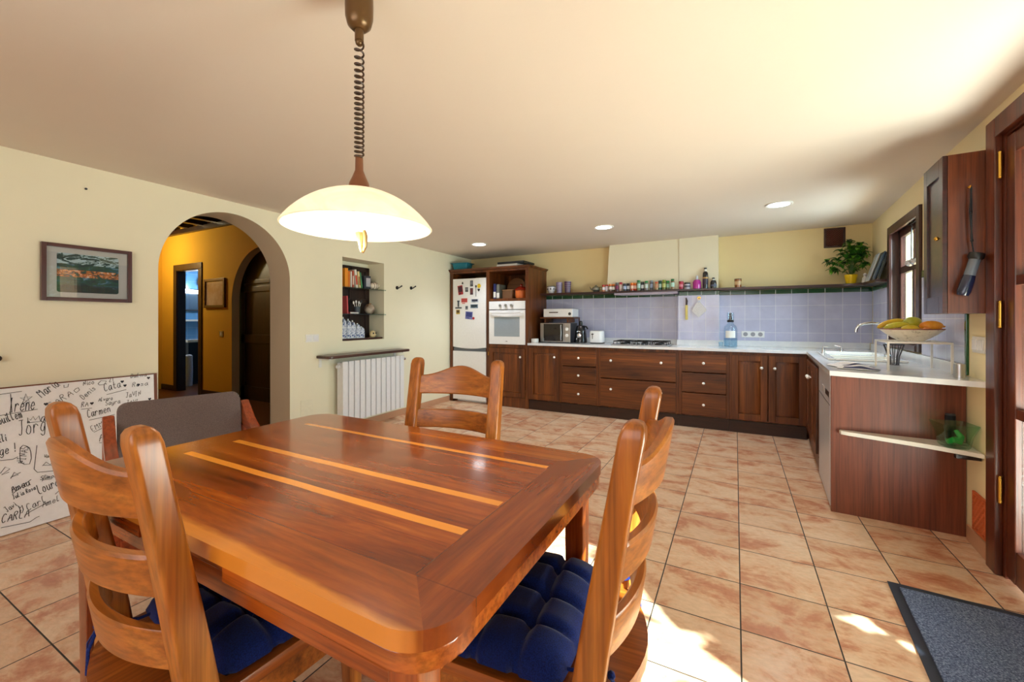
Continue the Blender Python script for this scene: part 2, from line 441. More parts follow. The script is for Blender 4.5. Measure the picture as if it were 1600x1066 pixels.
# bathroom shell
M_BLUE = wall_tile('blue_bath_tile', 1, 0, 0, .15, .15, (96, 150, 196), (84, 138, 190), (130, 170, 200), .003)
bm = NB(); box(bm, -9.6, -9.4, 3.66, 5.3, 0, 2.6); struct('wall_bath_left', bm, M_BLUE, smooth=0)
bm = NB(); box(bm, -9.6, -7.0, 5.2, 5.4, 0, 2.6); struct('wall_bath_back', bm, plain('blue_paint', (100, 150, 190), .5), smooth=0)
bm = NB(); box(bm, -7.2, -7.0, 3.66, 5.2, 0, 2.6); struct('wall_bath_right', bm, plain('blue_paint', (100, 150, 190), .5), smooth=0)
bm = NB(); box(bm, -9.6, -7.0, 3.66, 5.4, 2.5, 2.6); struct('ceiling_bath', bm, M_WHITEM, smooth=0)

# skirting tiles
M_SKIRT = plain('skirting_tile', (196, 150, 118), .35)
bm = NB()
for u0, u1 in ((-1.9, 1.45), (2.48, 5.06)): box(bm, .0, .012, u0, u1, 0, .075, .003)
struct('baseboard_left', bm, M_SKIRT, loc=(-3.61, 0, 0), rot=RL)
bm = NB(); box(bm, -.014, 0, 2.915, 3.19, 0, .085, .003); box(bm, -.014, 0, -1.9, .22, 0, .085, .003)
struct('baseboard_right', bm, M_SKIRT, loc=(.936, 0, 0), rot=RR)

# backsplash tiles and green border
LIL1, LIL2, GRW = (196, 198, 224), (186, 190, 218), (226, 228, 234)
bm = NB(); box(bm, -2.46, -.613, 5.669, 5.679, .955, 1.4975); box(bm, -.177, 1.275, 5.669, 5.679, .955, 1.4975)
struct('trim_1', bm, wall_tile('lilac_tile', 0, .102, .9, .1536, .1536, LIL1, LIL2, GRW), smooth=0)
bm = NB(); box(bm, -2.46, -.613, 5.666, 5.679, 1.4985, 1.546, .003); box(bm, -.177, 1.275, 5.666, 5.679, 1.4985, 1.546, .003)
M_GREENT = wall_tile('green_border_tile', 0, .102, .5, .1536, 3, (14, 74, 40), (10, 62, 34), (214, 220, 214), .003, .15)
struct('trim_2', bm, M_GREENT)
bm = NB(); box(bm, -.612, -.178, 5.519, 5.5295, .955, 1.4975); box(bm, -.1779, -.168, 5.52, 5.6685, .955, 1.4975); box(bm, -.622, -.6125, 5.52, 5.6685, .955, 1.4975)
struct('trim_3', bm, wall_tile('lilac_tile_pilaster', 0, -.168, .9, .145, .1536, (208, 208, 232), (200, 202, 228), GRW), smooth=0)
bm = NB(); box(bm, -.612, -.178, 5.516, 5.5295, 1.4985, 1.546, .003)
struct('trim_4', bm, M_GREENT)
M_LILR = wall_tile('lilac_tile_side', 1, 3.21, .9, .1536, .1536, (196, 198, 220), (188, 190, 214), (228, 228, 232))
bm = NB(); box(bm, -.010, -.0005, 3.222, 3.985, .955, 1.4975); box(bm, -.010, -.0005, 4.957, 5.60, .955, 1.4975)
struct('trim_5', bm, M_LILR, loc=(.936, 0, 0), rot=RR, smooth=0)
M_GREENS = plain('green_glaze', (14, 82, 42), .15, coat=.4)
bm = NB(); box(bm, -.013, -.0005, 3.196, 3.22, .895, 1.546, .004); box(bm, -.013, -.0005, 3.222, 3.985, 1.4985, 1.546, .004); box(bm, -.013, -.0005, 4.957, 5.60, 1.4985, 1.546, .004)
struct('trim_6', bm, M_GREENS, loc=(.936, 0, 0), rot=RR)

# niche lining in the left wall
nw = bpy.data.objects.new('trim_7', None); COL.objects.link(nw); nw['kind'] = 'structure'; nw.location = (-3.61, 0, 0); nw.rotation_euler = (0, 0, RL)
bm = NB(); box(bm, -.2615, -.245, 3.09, 3.705, .974, 1.83)
for u0, u1 in ((3.09, 3.17), (3.40, 3.44), (3.64, 3.705)): box(bm, -.245, -.235, u0, u1, .974, 1.83, .003)
for z0, z1 in ((.974, 1.04), (1.40, 1.45), (1.78, 1.83)): box(bm, -.245, -.235, 3.09, 3.705, z0, z1, .003)
obj('back_panel', bm, M_DARK, nw)
bm = NB(); box(bm, -.235, -.02, 3.09, 3.705, .974, .992, .004); obj('bottom_board', bm, M_SHELF, nw)
for z in (1.262, 1.553):
    bm = NB(); box(bm, -.234, .012, 3.09, 3.728 if z else 3.7, z - .004, z + .004, .001)
    o = obj('niche_shelf', bm, glass('shelf_glass', (170, 200, 190), .5), nw)

# kitchen window in the right wall
w1 = bpy.data.objects.new('window_1', None); COL.objects.link(w1); w1['kind'] = 'structure'; w1.location = (.936, 0, 0); w1.rotation_euler = (0, 0, RR)
M_WIN = wood('window_mahogany', (44, 20, 14), (66, 32, 24), (88, 46, 34), 'z', .35, .2)
bm = NB()
for u0, u1 in ((4.005, 4.075), (4.867, 4.94)): box(bm, -.022, .0, u0, u1, .965, 2.025, .005)
box(bm, -.022, 0, 4.075, 4.867, 1.955, 2.025, .005); box(bm, -.03, 0, 4.075, 4.867, .965, 1.01, .005)
for u0, u1 in ((4.03, 4.05), (4.892, 4.912)): box(bm, .0, .055, u0, u1, .985, 2.0)
box(bm, 0, .055, 4.03, 4.912, 1.98, 2.0); box(bm, 0, .055, 4.03, 4.912, .985, 1.0)
obj('window_frame', bm, M_WIN, w1)
bm = NB()
box(bm, .05, .085, 4.05, 4.892, 1.60, 1.66, .005); box(bm, .05, .085, 4.445, 4.495, 1.0, 1.62, .004)
for u0, u1 in ((4.05, 4.11), (4.832, 4.892)): box(bm, .05, .085, u0, u1, 1.0, 1.98, .004)
box(bm, .05, .085, 4.05, 4.892, 1.92, 1.98, .004); box(bm, .05, .085, 4.05, 4.892, 1.0, 1.09, .004)
box(bm, .055, .08, 4.455, 4.485, 1.66, 1.94, .003)
obj('window_sash', bm, M_WIN, w1)
for u0, u1, z0, z1 in ((4.11, 4.445, 1.09, 1.60), (4.495, 4.832, 1.09, 1.60), (4.11, 4.455, 1.66, 1.92), (4.485, 4.832, 1.66, 1.92)):
    bm = NB(); box(bm, .066, .069, u0, u1, z0, z1); obj('pane', bm, M_GLASS, w1)
bm = NB(); box(bm, .035, .055, 3.98 + .07, 4.49, 1.15, 1.185, .004); obj('latch_bar', bm, M_WIN, w1)

# french door in the right wall
d1 = bpy.data.objects.new('door_1', None); COL.objects.link(d1); d1['kind'] = 'structure'; d1.location = (.936, 0, 0); d1.rotation_euler = (0, 0, RR)
bm = NB()
for u0, u1 in ((2.812, 2.908), (.24, .336)): box(bm, -.028, 0, u0, u1, 0, 2.152, .006)
box(bm, -.028, 0, .336, 2.812, 2.06, 2.152, .006)
for u0, u1 in ((2.79, 2.859), (.281, .35)): box(bm, .0, .13, u0, u1, 0, 2.099)
box(bm, 0, .13, .35, 2.79, 2.05, 2.099)
obj('door_frame', bm, M_DOORW, d1)
def leaf(u0, u1):
    bm = NB()
    L = obj('door_leaf', bm, M_DOORW, d1)
    bm = NB(); s = .072
    for a, b in ((u0, u0 + s), (u1 - s, u1)): box(bm, .005, .05, a, b, .012, 2.045, .004)
    for z0, z1 in ((.012, .16), (.755, .80), (1.355, 1.40), (1.955, 2.045)): box(bm, .008, .048, u0 + s, u1 - s, z0, z1, .004)
    bmesh.ops.recalc_face_normals(bm, faces=bm.faces[:]); bm.to_mesh(L.data); bm.free()
    for z0, z1 in ((.16, .755), (.80, 1.355), (1.40, 1.955)):
        bm = NB(); box(bm, .026, .030, u0 + s, u1 - s, z0, z1); obj('pane', bm, M_GLASS, L)
    return L
bm = NB(); box(bm, .165, .62, 2.735, 2.77, .02, 2.06, .004)
for k in range(18): box(bm, .21, .575, 2.728, 2.736, .14 + k * .1, .21 + k * .1, .002)
obj('outer_shutter', bm, wood('pale_shutter', (196, 150, 118), (222, 178, 148), (238, 204, 180), 'z', .5, 0), d1)
LA = leaf(1.572, 2.788); LB = leaf(.352, 1.568)
for z in (1.87, 1.17, .35):
    bm = NB(); cyl(bm, (-.012, 2.80, z), .0075, .11, 'z', 12, 0); ball(bm, (-.012, 2.80, z + .113), .008, 8); ball(bm, (-.012, 2.80, z - .003), .008, 8)
    obj('hinge', bm, M_BRASS, LA)

# outside: terrace, garden wall, unseen foliage shaped to block the sun save a dappled patch
bm = NB(); box(bm, 1.35, 9, -4, 9, -.14, -.02); struct('terrace_ground', bm, plain('pale_stone', (214, 196, 168), .8))
SUN = Vector((-.86, .51, 0)).normalized() * math.cos(math.radians(38)); SUN.z = -math.sin(math.radians(38)); SUN.normalize()
def lit(x, y):
    w = .05 * math.sin(x * 23 + y * 9) + .045 * math.sin(x * 11 - y * 31)
    if -1.15 < x < .2 and .50 - .8 * x + w < y < 1.66 - .86 * x + w: return True
    # narrow sliver by the mat
    t = (x - .33) / .33
    return 0 < t < 1 and abs(y - (2.165 - .155 * t)) < .045 + .05 * t
fol = NB()
for i in range(100):
    for j in range(46):
        yd = .12 + i * .05 + random.uniform(-.025, .025); h = -.03 + j * .05 + random.uniform(-.025, .025)
        p = Vector((RW(0, yd)[0] + .02, yd, h)); s0 = -p.z / SUN.z; q = p + SUN * s0
        if 3.0 < yd < 3.6: continue
        if yd < 3.0 and lit(q.x, q.y):
            rim = x_in = q.x > -1.1 and not (lit(q.x + .09, q.y + .06) and lit(q.x - .09, q.y - .06) and lit(q.x + .05, q.y - .09) and lit(q.x - .05, q.y + .09))
            if q.x < .25 and random.random() < (.34 if rim else .07):
                c = p - SUN * random.uniform(1.5, 2.0); a = Matrix.Rotation(random.uniform(0, 6.28), 3, SUN) @ SUN.orthogonal().normalized(); b = SUN.cross(a)
                L, W = random.uniform(.03, .05), random.uniform(.010, .018)
                fol.faces.new([fol.verts.new(c + a * L * u + b * W * v) for u, v in ((-1, 0), (-.3, .9), (.4, .8), (1, 0), (.4, -.8), (-.3, -.9))])
            continue
        for rep in range(2):
            c = p - SUN * random.uniform(1.5, 2.3) + Vector((0, random.uniform(-.02, .02), random.uniform(-.02, .02))) * rep
            n = (SUN + Vector((random.uniform(-.5, .5), random.uniform(-.5, .5), random.uniform(-.5, .5)))).normalized()
            a = n.orthogonal().normalized(); a = Matrix.Rotation(random.uniform(0, 6.28), 3, n) @ a; b = n.cross(a)
            L, W = random.uniform(.07, .09), random.uniform(.045, .06)
            fol.faces.new([fol.verts.new(c + a * L * u + b * W * v) for u, v in ((-1, 0), (-.3, .9), (.4, .8), (1, 0), (.4, -.8), (-.3, -.9))])
o = obj('sun_screen_foliage', fol, plain('screen_leaf', (70, 110, 40), .6), smooth=0)
o['kind'] = 'stuff'; o['label'] = 'unseen green foliage shaped to cut the sun at the french door and window'; o['category'] = 'foliage'
# ================================================================== DINING TABLE AND CHAIRS
tb = thing('dining_table', 'large glossy cherry wood dining table with pale strips and rounded corners', 'table', (-1.07, .905, 0))
bm = NB(); prism(bm, rrect(1.40, .905, .085, 10), 'z', .718, .75, 0, .011, 3); obj('tabletop', bm, M_TABLE, tb)
def half_outline(sgn):
    w, d, r = 1.39, .895, .08
    pts = [(sgn * .178, -d / 2)]
    for k in range(9):
        a = math.radians(-90 + 90 * k / 8); pts.append((sgn * (w / 2 - r + r * math.cos(a)), -(d / 2 - r) + r * math.sin(a)))
    for k in range(9):
        a = math.radians(90 * k / 8); pts.append((sgn * (w / 2 - r + r * math.cos(a)), d / 2 - r + r * math.sin(a)))
    pts.append((sgn * .178, d / 2)); return pts
for s in (1, -1):
    bm = NB(); prism(bm, half_outline(s), 'z', .681, .7145, 0, .005, 2); obj('extension_leaf', bm, M_TLX, tb)
bm = NB(); box(bm, -.174, .174, -.43, .43, .684, .714, .004); obj('centre_board', bm, M_TLX, tb)
bm = NB()
for s in (-1, 1): box(bm, -.59, .59, s * .375, s * .40, .60, .680); box(bm, s * .60, s * .625, -.35, .35, .60, .680)
obj('apron', bm, M_TLX, tb)
for sx in (-1, 1):
    for sy in (-1, 1):
        bm = NB(); rings(bm, [[(p[0] + sx * .618 * 1.0, p[1] + sy * .388, z) for p in rrect(.062 * k, .062 * k, .006, 2)] for z, k in ((0, .86), (.5, 1), (.68, 1.0))])
        obj('leg', bm, M_TLEG, tb)

def smoothstep(t): t = max(0, min(1, t)); return t * t * (3 - 2 * t)
def post_y(z):
    if z <= .42: return -.055 * (1 - z / .42) ** 1.3 if z < .42 else 0
    return -.095 * ((z - .42) / .57) ** 1.08
PX = .222
def make_chair(label, loc, rot):
    t = thing('dining_chair', label, 'chair', loc, rot, 'ladder back dining chairs around the table')
    for s in (-1, 1):
        bm = NB(); rs = []
        zs = [0, .1, .2, .3, .36, .42, .48, .55, .65, .75, .85, .94, .975, .993, 1.003, 1.0075]
        sh = {.975: (1, 1), .993: (.9, .88), 1.003: (.68, .62), 1.0075: (.4, .3)}
        for z in zs:
            kx, ky = sh.get(z, (1, 1)); d = .050 + .012 * smoothstep(1 - abs(z - .45) / .45)
            rs.append([(p[0] + s * PX, p[1] + post_y(z), z) for p in rrect(.058 * kx, d * ky, .009 * min(kx, ky), 3)])
        rings(bm, rs); obj('back_post', bm, M_CHZ, t)
    for i, (z0, z1, hump) in enumerate(((.828, .918, .05), (.664, .752, 0), (.505, .592, 0))):
        bm = NB(); rs = []; N = 20; w = PX - .004
        for k in range(N + 1):
            x = -w + 2 * w * k / N; u = x / w
            bow = .058 * (1 - u * u) + .0
            y = post_y((z0 + z1) / 2) - bow
            lean = post_y(z1) - post_y(z0)
            tx = 2 * .058 * u / w; L = math.hypot(1, tx); nx, ny = tx / L * -1, 1 / L
            hz = z1 + hump * (max(0, math.cos(u * PI / 2)) ** 2.6)
            th = .0125
            rs.append([(x - nx * th * a, y - ny * th * a + lean * ((zz - z0) / (z1 - z0) - .5), zz) for a, zz in
                       ((-1, z0 + .006), (-.6, z0), (.6, z0), (1, z0 + .006), (1, hz - .007), (.6, hz), (-.6, hz), (-1, hz - .007))])
        rings(bm, rs); obj('back_slat', bm, M_CHX, t)
    # solid seat with bowed rear edge
    pts = [(-.228, -.02)] + [(-.218 + .436 * k / 12, -.03 - .07 * math.cos((k / 12 - .5) * PI)) for k in range(1, 12)] + [(.228, -.02)]
    pts += [(.230, .40), (.215, .435), (-.215, .435), (-.230, .40)]
    bm = NB(); prism(bm, pts, 'z', .386, .42, 0, .010, 2); obj('seat', bm, M_CHY, t)
    bm = NB()
    for s in (-1, 1): box(bm, s * .190, s * .210, .03, .385, .315, .386, .003)
    box(bm, -.20, .20, .375, .398, .315, .386, .003); box(bm, -.19, .19, -.012, .01, .315, .386, .003)
    obj('apron', bm, M_CHX, t)
    for s in (-1, 1):
        bm = NB(); rings(bm, [[(p[0] + s * (.198 + .012 * (1 - z / .386)), p[1] + .375 + .01 * (1 - z / .386), z) for p in rrect(.046 * k, .046 * k, .007, 2)] for z, k in ((0, .72), (.15, .85), (.386, 1))])
        obj('leg', bm, M_CHZ, t)
    bm = NB()
    for s in (-1, 1): tube(bm, [(s * .21, -.02, .17), (s * .22, .37, .17)], .011, 8)
    tube(bm, [(-.21, .18, .17), (.21, .18, .17)], .010, 8); obj('stretcher', bm, M_CHX, t)
    return t
CA, CB, CC = (-1.172, .455), (-.285, 1.03), (-1.205, 1.60)
chA = make_chair('honey oak ladder-back chair at the near long side of the table, seen from behind', (*CA, 0), math.radians(-2))
chB = copy_tree(chA, (*CB, 0), math.radians(95), 'honey oak ladder-back chair at the right table end with tufted blue cushion')
chC = copy_tree(chA, (*CC, 0), math.radians(187), 'honey oak ladder-back chair on the far side of the table, facing the camera')

def make_cushion(label, loc, rot, mat):
    t = thing('seat_cushion', label, 'cushion', loc, rot, 'navy chair cushions')
    bm = NB(); N = 56; W, D = .445, .425
    def H(u, v):
        e = (1 - abs(2 * u - 1) ** 5) * (1 - abs(2 * v - 1) ** 5)
        fu, fv = u * 4, v * 4
        du, dv = abs(fu - round(fu)), abs(fv - round(fv))
        inner = 1 if (.1 < u < .9 and .1 < v < .9) else .55
        pinch = math.exp(-((du / .16) ** 2 + (dv / .16) ** 2)) * (1 if 0 < round(fu) < 4 and 0 < round(fv) < 4 else .0)
        crease = max(math.exp(-(du / .11) ** 2) if 0 < round(fu) < 4 else 0, math.exp(-(dv / .11) ** 2) if 0 < round(fv) < 4 else 0)
        return max(0, e) ** .45 * (.062 - .022 * crease - .020 * pinch + .006 * math.sin(9 * u + 5 * v))
    top = []; bot = []
    for j in range(N + 1):
        a = []; b = []
        for i in range(N + 1):
            u, v = i / N, j / N
            x = (u - .5) * W * (1 - .05 * abs(2 * v - 1) ** 4 - .03 * (abs(math.sin(v * 4 * PI)) < .35)); y = (v - .5) * D * (1 - .05 * abs(2 * u - 1) ** 4)
            h = H(u, v); a.append(bm.verts.new((x, y, .012 + h))); edge = i in (0, N) or j in (0, N)
            b.append(a[-1] if edge else bm.verts.new((x, y, .0015 + .010 * (1 - min(1, 12 * min(u, v, 1 - u, 1 - v))))))
        top.append(a); bot.append(b)
    for j in range(N):
        for i in range(N):
            bm.faces.new((top[j][i], top[j][i + 1], top[j + 1][i + 1], top[j + 1][i]))
            f = [bot[j][i], bot[j + 1][i], bot[j + 1][i + 1], bot[j][i + 1]]
            bm.faces.new(f)
    obj('cover', bm, mat, t, smooth=80)
    for s in (-1, 1):
        bm = NB(); x = s * .235
        tube(bm, [(s * .165, -.19, .016), (s * .165, -.23, .02), (s * .168, -.28, .04), (s * .178, -.300, .045)], .004, 6)
        tube(bm, [(s * .178, -.300, .045), (s * .185, -.318, .01), (s * .178, -.322, -.06)], .0045, 6, flat=.5)
        tube(bm, [(s * .178, -.300, .045), (s * .166, -.322, .0), (s * .158, -.326, -.05)], .0045, 6, flat=.5)
        ball(bm, (s * .178, -.302, .045), .009, 8)
        obj('tie', bm, mat, t)
    return t
def fwd(c, a, d): a = math.radians(a); return (c[0] - math.sin(a) * d, c[1] + math.cos(a) * d)
make_cushion('shadowed navy cushion on the near ladder-back chair, mostly under the table', (*fwd(CA, -2, .258), .4215), math.radians(-2), M_NAVY)
make_cushion('tufted navy blue seat cushion on the chair at the right end of the table', (*fwd(CB, 95, .258), .4215), math.radians(95), M_NAVY)

# upholstered armchair at the far left end
ar = thing('armchair', 'armchair with taupe upholstered back and reddish wooden arms at the table end', 'armchair', (-2.36, 1.04, 0), math.radians(-105.7))
bm = NB(); prism(bm, rrect(.47, .30, .035, 6, 0, .675), 'y', -.03, .03, 0, .016, 3)
bmesh.ops.rotate(bm, verts=bm.verts[:], cent=(0, 0, .55), matrix=Matrix.Rotation(math.radians(9), 3, 'X')); bmesh.ops.translate(bm, verts=bm.verts[:], vec=(0, .0, 0))
obj('backrest', bm, M_GREYF, ar)
bm = NB(); prism(bm, rrect(.50, .48, .05, 5, 0, .26), 'z', .40, .465, 0, .018, 3); obj('seat', bm, M_GREYF, ar)
bm = NB(); box(bm, -.25, .25, .03, .49, .345, .398, .005); box(bm, -.235, .235, -.055, -.032, .58, .66, .004); obj('frame', bm, M_REDW, ar)
for s in (-1, 1):
    bm = NB()
    P = [(-.075, .765), (-.03, .772), (.02, .735), (.08, .685), (.16, .655), (.30, .640), (.46, .628), (.46, .590), (.30, .602), (.15, .612), (.07, .635), (.01, .66), (-.06, .66)]
    x0, x1 = sorted((s * .243, s * .283)); prism(bm, P, 'x', x0, x1, 0, .008, 2); obj('armrest', bm, M_REDW, ar)
    bm = NB(); rings(bm, [[(p[0] + s * .263, p[1] + y, z) for p in rrect(.04, .046, .008, 2)] for z, y in ((0, -.13), (.35, -.05), (.68, -.035))]); obj('leg', bm, M_REDW, ar)
    bm = NB(); rings(bm, [[(p[0] + s * .263, p[1] + y, z) for p in rrect(.04, .044, .008, 2)] for z, y in ((0, .46), (.60, .43))]); obj('leg', bm, M_REDW, ar)

# ================================================================== PENDANT LAMP
pl = thing('pendant_lamp', 'rise and fall pendant lamp with cream glass dome shade above the table', 'lamp', (-1.0, .895, 2.195))
M_BRONZE = plain('bronze_brown', (104, 76, 44), .3, metal=.5)
bm = NB(); lathe(bm, [(.040, .0), (.041, -.05), (.040, -.085), (.034, -.108), (.022, -.120), (.012, -.123)], 24); cyl(bm, (0, 0, -.155), .013, .035); ball(bm, (0, 0, -.158), .012, 10); obj('canopy', bm, M_BRONZE, pl)
bm = NB(); pts = []
turns = 21; n = turns * 14
for k in range(n + 1):
    t = k / n; tt = t ** .82
    z = -.162 - .345 * tt; a = 2 * PI * turns * t; pts.append((.0125 * math.cos(a), .0125 * math.sin(a), z))
tube(bm, pts, .0030, 6); tube(bm, [(0, 0, -.15), (0, 0, -.165)], .005, 6); obj('coiled_cord', bm, plain('cord_brown', (62, 40, 22), .4), pl)
bm = NB(); lathe(bm, [(.009, -.50), (.011, -.505), (.012, -.545), (.020, -.565), (.029, -.585), (.031, -.602), (.031, -.606)], 20); obj('shade_holder', bm, plain('shade_holder_brown', (112, 66, 38), .35), pl)
def shade_mat():
    n = NT('alabaster_glass'); f = n.noise(n.coord(), 7, 4, .6, .8)
    col = n.ramp(f, [(.3, (250, 240, 214)), (.7, (253, 249, 240))])
    n.base(col); n.set(Roughness=.25, Coat_Weight=.3); n.b.inputs['Transmission Weight'].default_value = .0
    tl = n.add('ShaderNodeBsdfTranslucent'); n.link(col, tl.inputs[0])
    mx = n.add('ShaderNodeMixShader'); mx.inputs[0].default_value = .5; n.link(n.b.outputs[0], mx.inputs[1]); n.link(tl.outputs[0], mx.inputs[2])
    n.val(n.b.inputs['Emission Color'], col); n.b.inputs['Emission Strength'].default_value = .35
    n.link(mx.outputs[0], n.out.inputs[0]); return n.m
bm = NB(); prof = []
for k in range(17):
    t = k / 16; a_ = .10 + (.985 - .10) * t; prof.append((.2585 * math.sin(a_), -.6015 - .2585 * (1 - math.cos(a_))))
inner = [(r - .004, z - .004) for r, z in prof[::-1]]
lathe(bm, prof + [(.2155, -.7185)] + inner, 64, cap=False); obj('lamp_shade', bm, shade_mat(), pl, smooth=60)
bm = NB(); lathe(bm, [(.012, -.61), (.014, -.64), (.030, -.68), (.032, -.70), (.024, -.725), (.0, -.735)], 20); obj('bulb', bm, plain('lit_bulb', (255, 244, 220), .3, emit=((255, 244, 224), 9)), pl)
bm = NB(); tube(bm, [(.016, .0, -.71), (.022, .004, -.745), (.018, .006, -.775), (.006, .008, -.792)], [.005, .006, .0055, .003], 8); tube(bm, [(0, 0, -.73), (.006, .004, -.79)], [.012, .004], 8); obj('pull_handle', bm, plain('handle_bronze', (150, 118, 70), .3, metal=.4), pl)

# ================================================================== RECESSED CEILING LIGHTS
def downlight(x, y, label):
    t = thing('ceiling_light', label, 'ceiling light', (x, y, ceil_z(x)), 0, 'recessed kitchen ceiling lights')
    bm = NB(); lathe(bm, [(.080, .002), (.105, .002), (.105, -.006), (.100, -.010), (.082, -.006)], 32, cap=False); obj('trim_ring', bm, M_WHITEM, t)
    bm = NB(); cyl(bm, (0, 0, -.006), .082, .005, 'z', 32); obj('diffuser', bm, plain('lit_diffuser', (255, 255, 255), .4, emit=((250, 252, 255), 14)), t)
downlight(-2.93, 4.58, 'round recessed ceiling light in front of the fridge')
downlight(-1.245, 4.42, 'round recessed ceiling light in front of the cooktop')
downlight(.337, 4.32, 'round recessed ceiling light nearest the kitchen window')

# ================================================================== LEFT WALL THINGS
# framed abstract painting
pf = thing('framed_painting', 'abstract painting in dark red-brown frame on the left wall', 'picture', LW(.002, 1.08, 1.49), RL)
M_FRAME = plain('oxblood_frame', (74, 28, 24), .3, coat=.3)
bm = NB(); w, h = .213, .174
for y0, y1, z0, z1 in ((-w, -w + .022, -h, h), (w - .022, w, -h, h), (-w + .022, w - .022, h - .022, h), (-w + .022, w - .022, -h, -h + .022)): box(bm, 0, .026, y0, y1, z0, z1, .003)
obj('frame', bm, M_FRAME, pf)
bm = NB(); box(bm, .002, .010, -w + .02, w - .02, -h + .02, h - .02); obj('mat_board', bm, plain('picture_mat', (206, 204, 206), .6), pf)
def painting_mat():
    n = NT('abstract_paint'); s = n.add('ShaderNodeSeparateXYZ'); n.link(n.coord(), s.inputs[0])
    f = n.noise(n.coord((1, 9, 26)), 1, 6, .7, 1.2); g = n.noise(n.coord((1, 22, 40)), 1, 5, .7, 1.5)
    col = n.ramp(f, [(.3, (10, 26, 30)), (.45, (18, 66, 66)), (.52, (28, 84, 52)), (.6, (40, 92, 120)), (.72, (150, 190, 210))])
    band = n.math('LESS_THAN', n.math('ABSOLUTE', n.math('ADD', s.outputs[2], .002)), .022)
    col = n.mix(n.math('MULTIPLY', band, n.math('GREATER_THAN', g, .47)), col, n.ramp(g, [(.45, (150, 60, 40)), (.55, (220, 130, 40)), (.66, (240, 225, 215))]))
    up = n.math('GREATER_THAN', s.outputs[2], .055)
    col = n.mix(n.math('MULTIPLY', up, n.math('GREATER_THAN', f, .5)), col, lin((190, 215, 228)))
    low = n.math('LESS_THAN', s.outputs[2], -.075); col = n.mix(n.math('MULTIPLY', low, .7), col, lin((12, 22, 14)))
    n.base(col); n.set(Roughness=.4); return n.m
bm = NB(); prism(bm, [(y, z) for y, z in rrect(.29, .24, .012, 5)], 'x', .010, .013); obj('painting', bm, painting_mat(), pf)
bm = NB(); box(bm, .0165, .0185, -w + .022, w - .022, -h + .022, h - .022); obj('glazing', bm, glass('picture_glass', (250, 252, 252), .12, .01), pf)

# leaning board with hand written names
bd = thing('signature_board', 'white board covered in handwritten names, leaning on the left wall', 'board', LW(0, .85, 0), RL)
tilt = math.radians(2.6)
def bdobj(name, bm, m, parent): return obj(name, bm, m, parent)
bm = NB(); box(bm, .046, .058, -.56, .566, .004, .815, .002); bmesh.ops.rotate(bm, verts=bm.verts[:], cent=(.05, 0, 0), matrix=Matrix.Rotation(-tilt, 3, 'Y'))
panel = bdobj('panel', bm, plain('whiteboard', (244, 247, 252), .28), bd)
bm = NB(); box(bm, .044, .060, .566, .584, .002, .822, .002); box(bm, .044, .060, -.56, .566, -.0 + .815, .822, .001); bmesh.ops.rotate(bm, verts=bm.verts[:], cent=(.05, 0, 0), matrix=Matrix.Rotation(-tilt, 3, 'Y'))
bdobj('edge_strip', bm, plain('brown_edging', (112, 56, 28), .4), bd)
GL = {'a': '46 26 14 13 22 32 45/46 43 52', 'b': '19 12 32 43 45 36 14', 'c': '45 36 26 14 13 22 32 43', 'd': '45 26 14 13 22 32 45/49 43 52', 'e': '14 44 45 36 26 14 13 22 32 43',
 'g': '46 26 14 13 22 32 45/46 41 30 20 11', 'h': '19 12/14 26 36 45 42', 'i': '26 23 32/27 28', 'j': '36 31 20 10', 'l': '29 19 13 22 33', 'm': '16 12/14 26 35 32/35 46 55 52', 'n': '16 12/14 26 36 45 42',
 'o': '26 14 13 22 32 43 45 36 26', 'p': '16 10/15 26 36 45 43 32 13', 'q': '46 26 14 13 22 32 45/46 40 51', 'r': '16 12/14 26 36 45', 's': '45 26 15 34 43 22 13', 't': '29 23 32 43/16 46', 'u': '16 13 22 32 44/46 43 52',
 'v': '16 22 46', 'y': '16 13 22 32 44/46 41 20 11', 'ö': '26 14 13 22 32 43 45 36 26/28 27/38 37', 'A': '12 39 52/14 45', 'B': '12 19 39 48 36 16/36 44 33 12', 'C': '48 39 29 17 14 22 32 43', 'D': '12 19 39 47 44 32 12',
 'E': '49 19 12 42/15 35', 'G': '48 39 29 17 14 22 32 43 45 35', 'I': '19 39/29 22/12 32', 'J': '19 49/39 33 22 13', 'L': '19 12 42', 'M': '12 19 35 59 52', 'N': '12 19 42 49', 'R': '12 19 39 48 36 16/26 42', 'S': '48 39 18 16 45 43 22 13',
 'V': '19 32 59', '1': '18 29 22', '2': '18 29 39 47 12 42', '!': '29 24/23 22', ' ': ''}
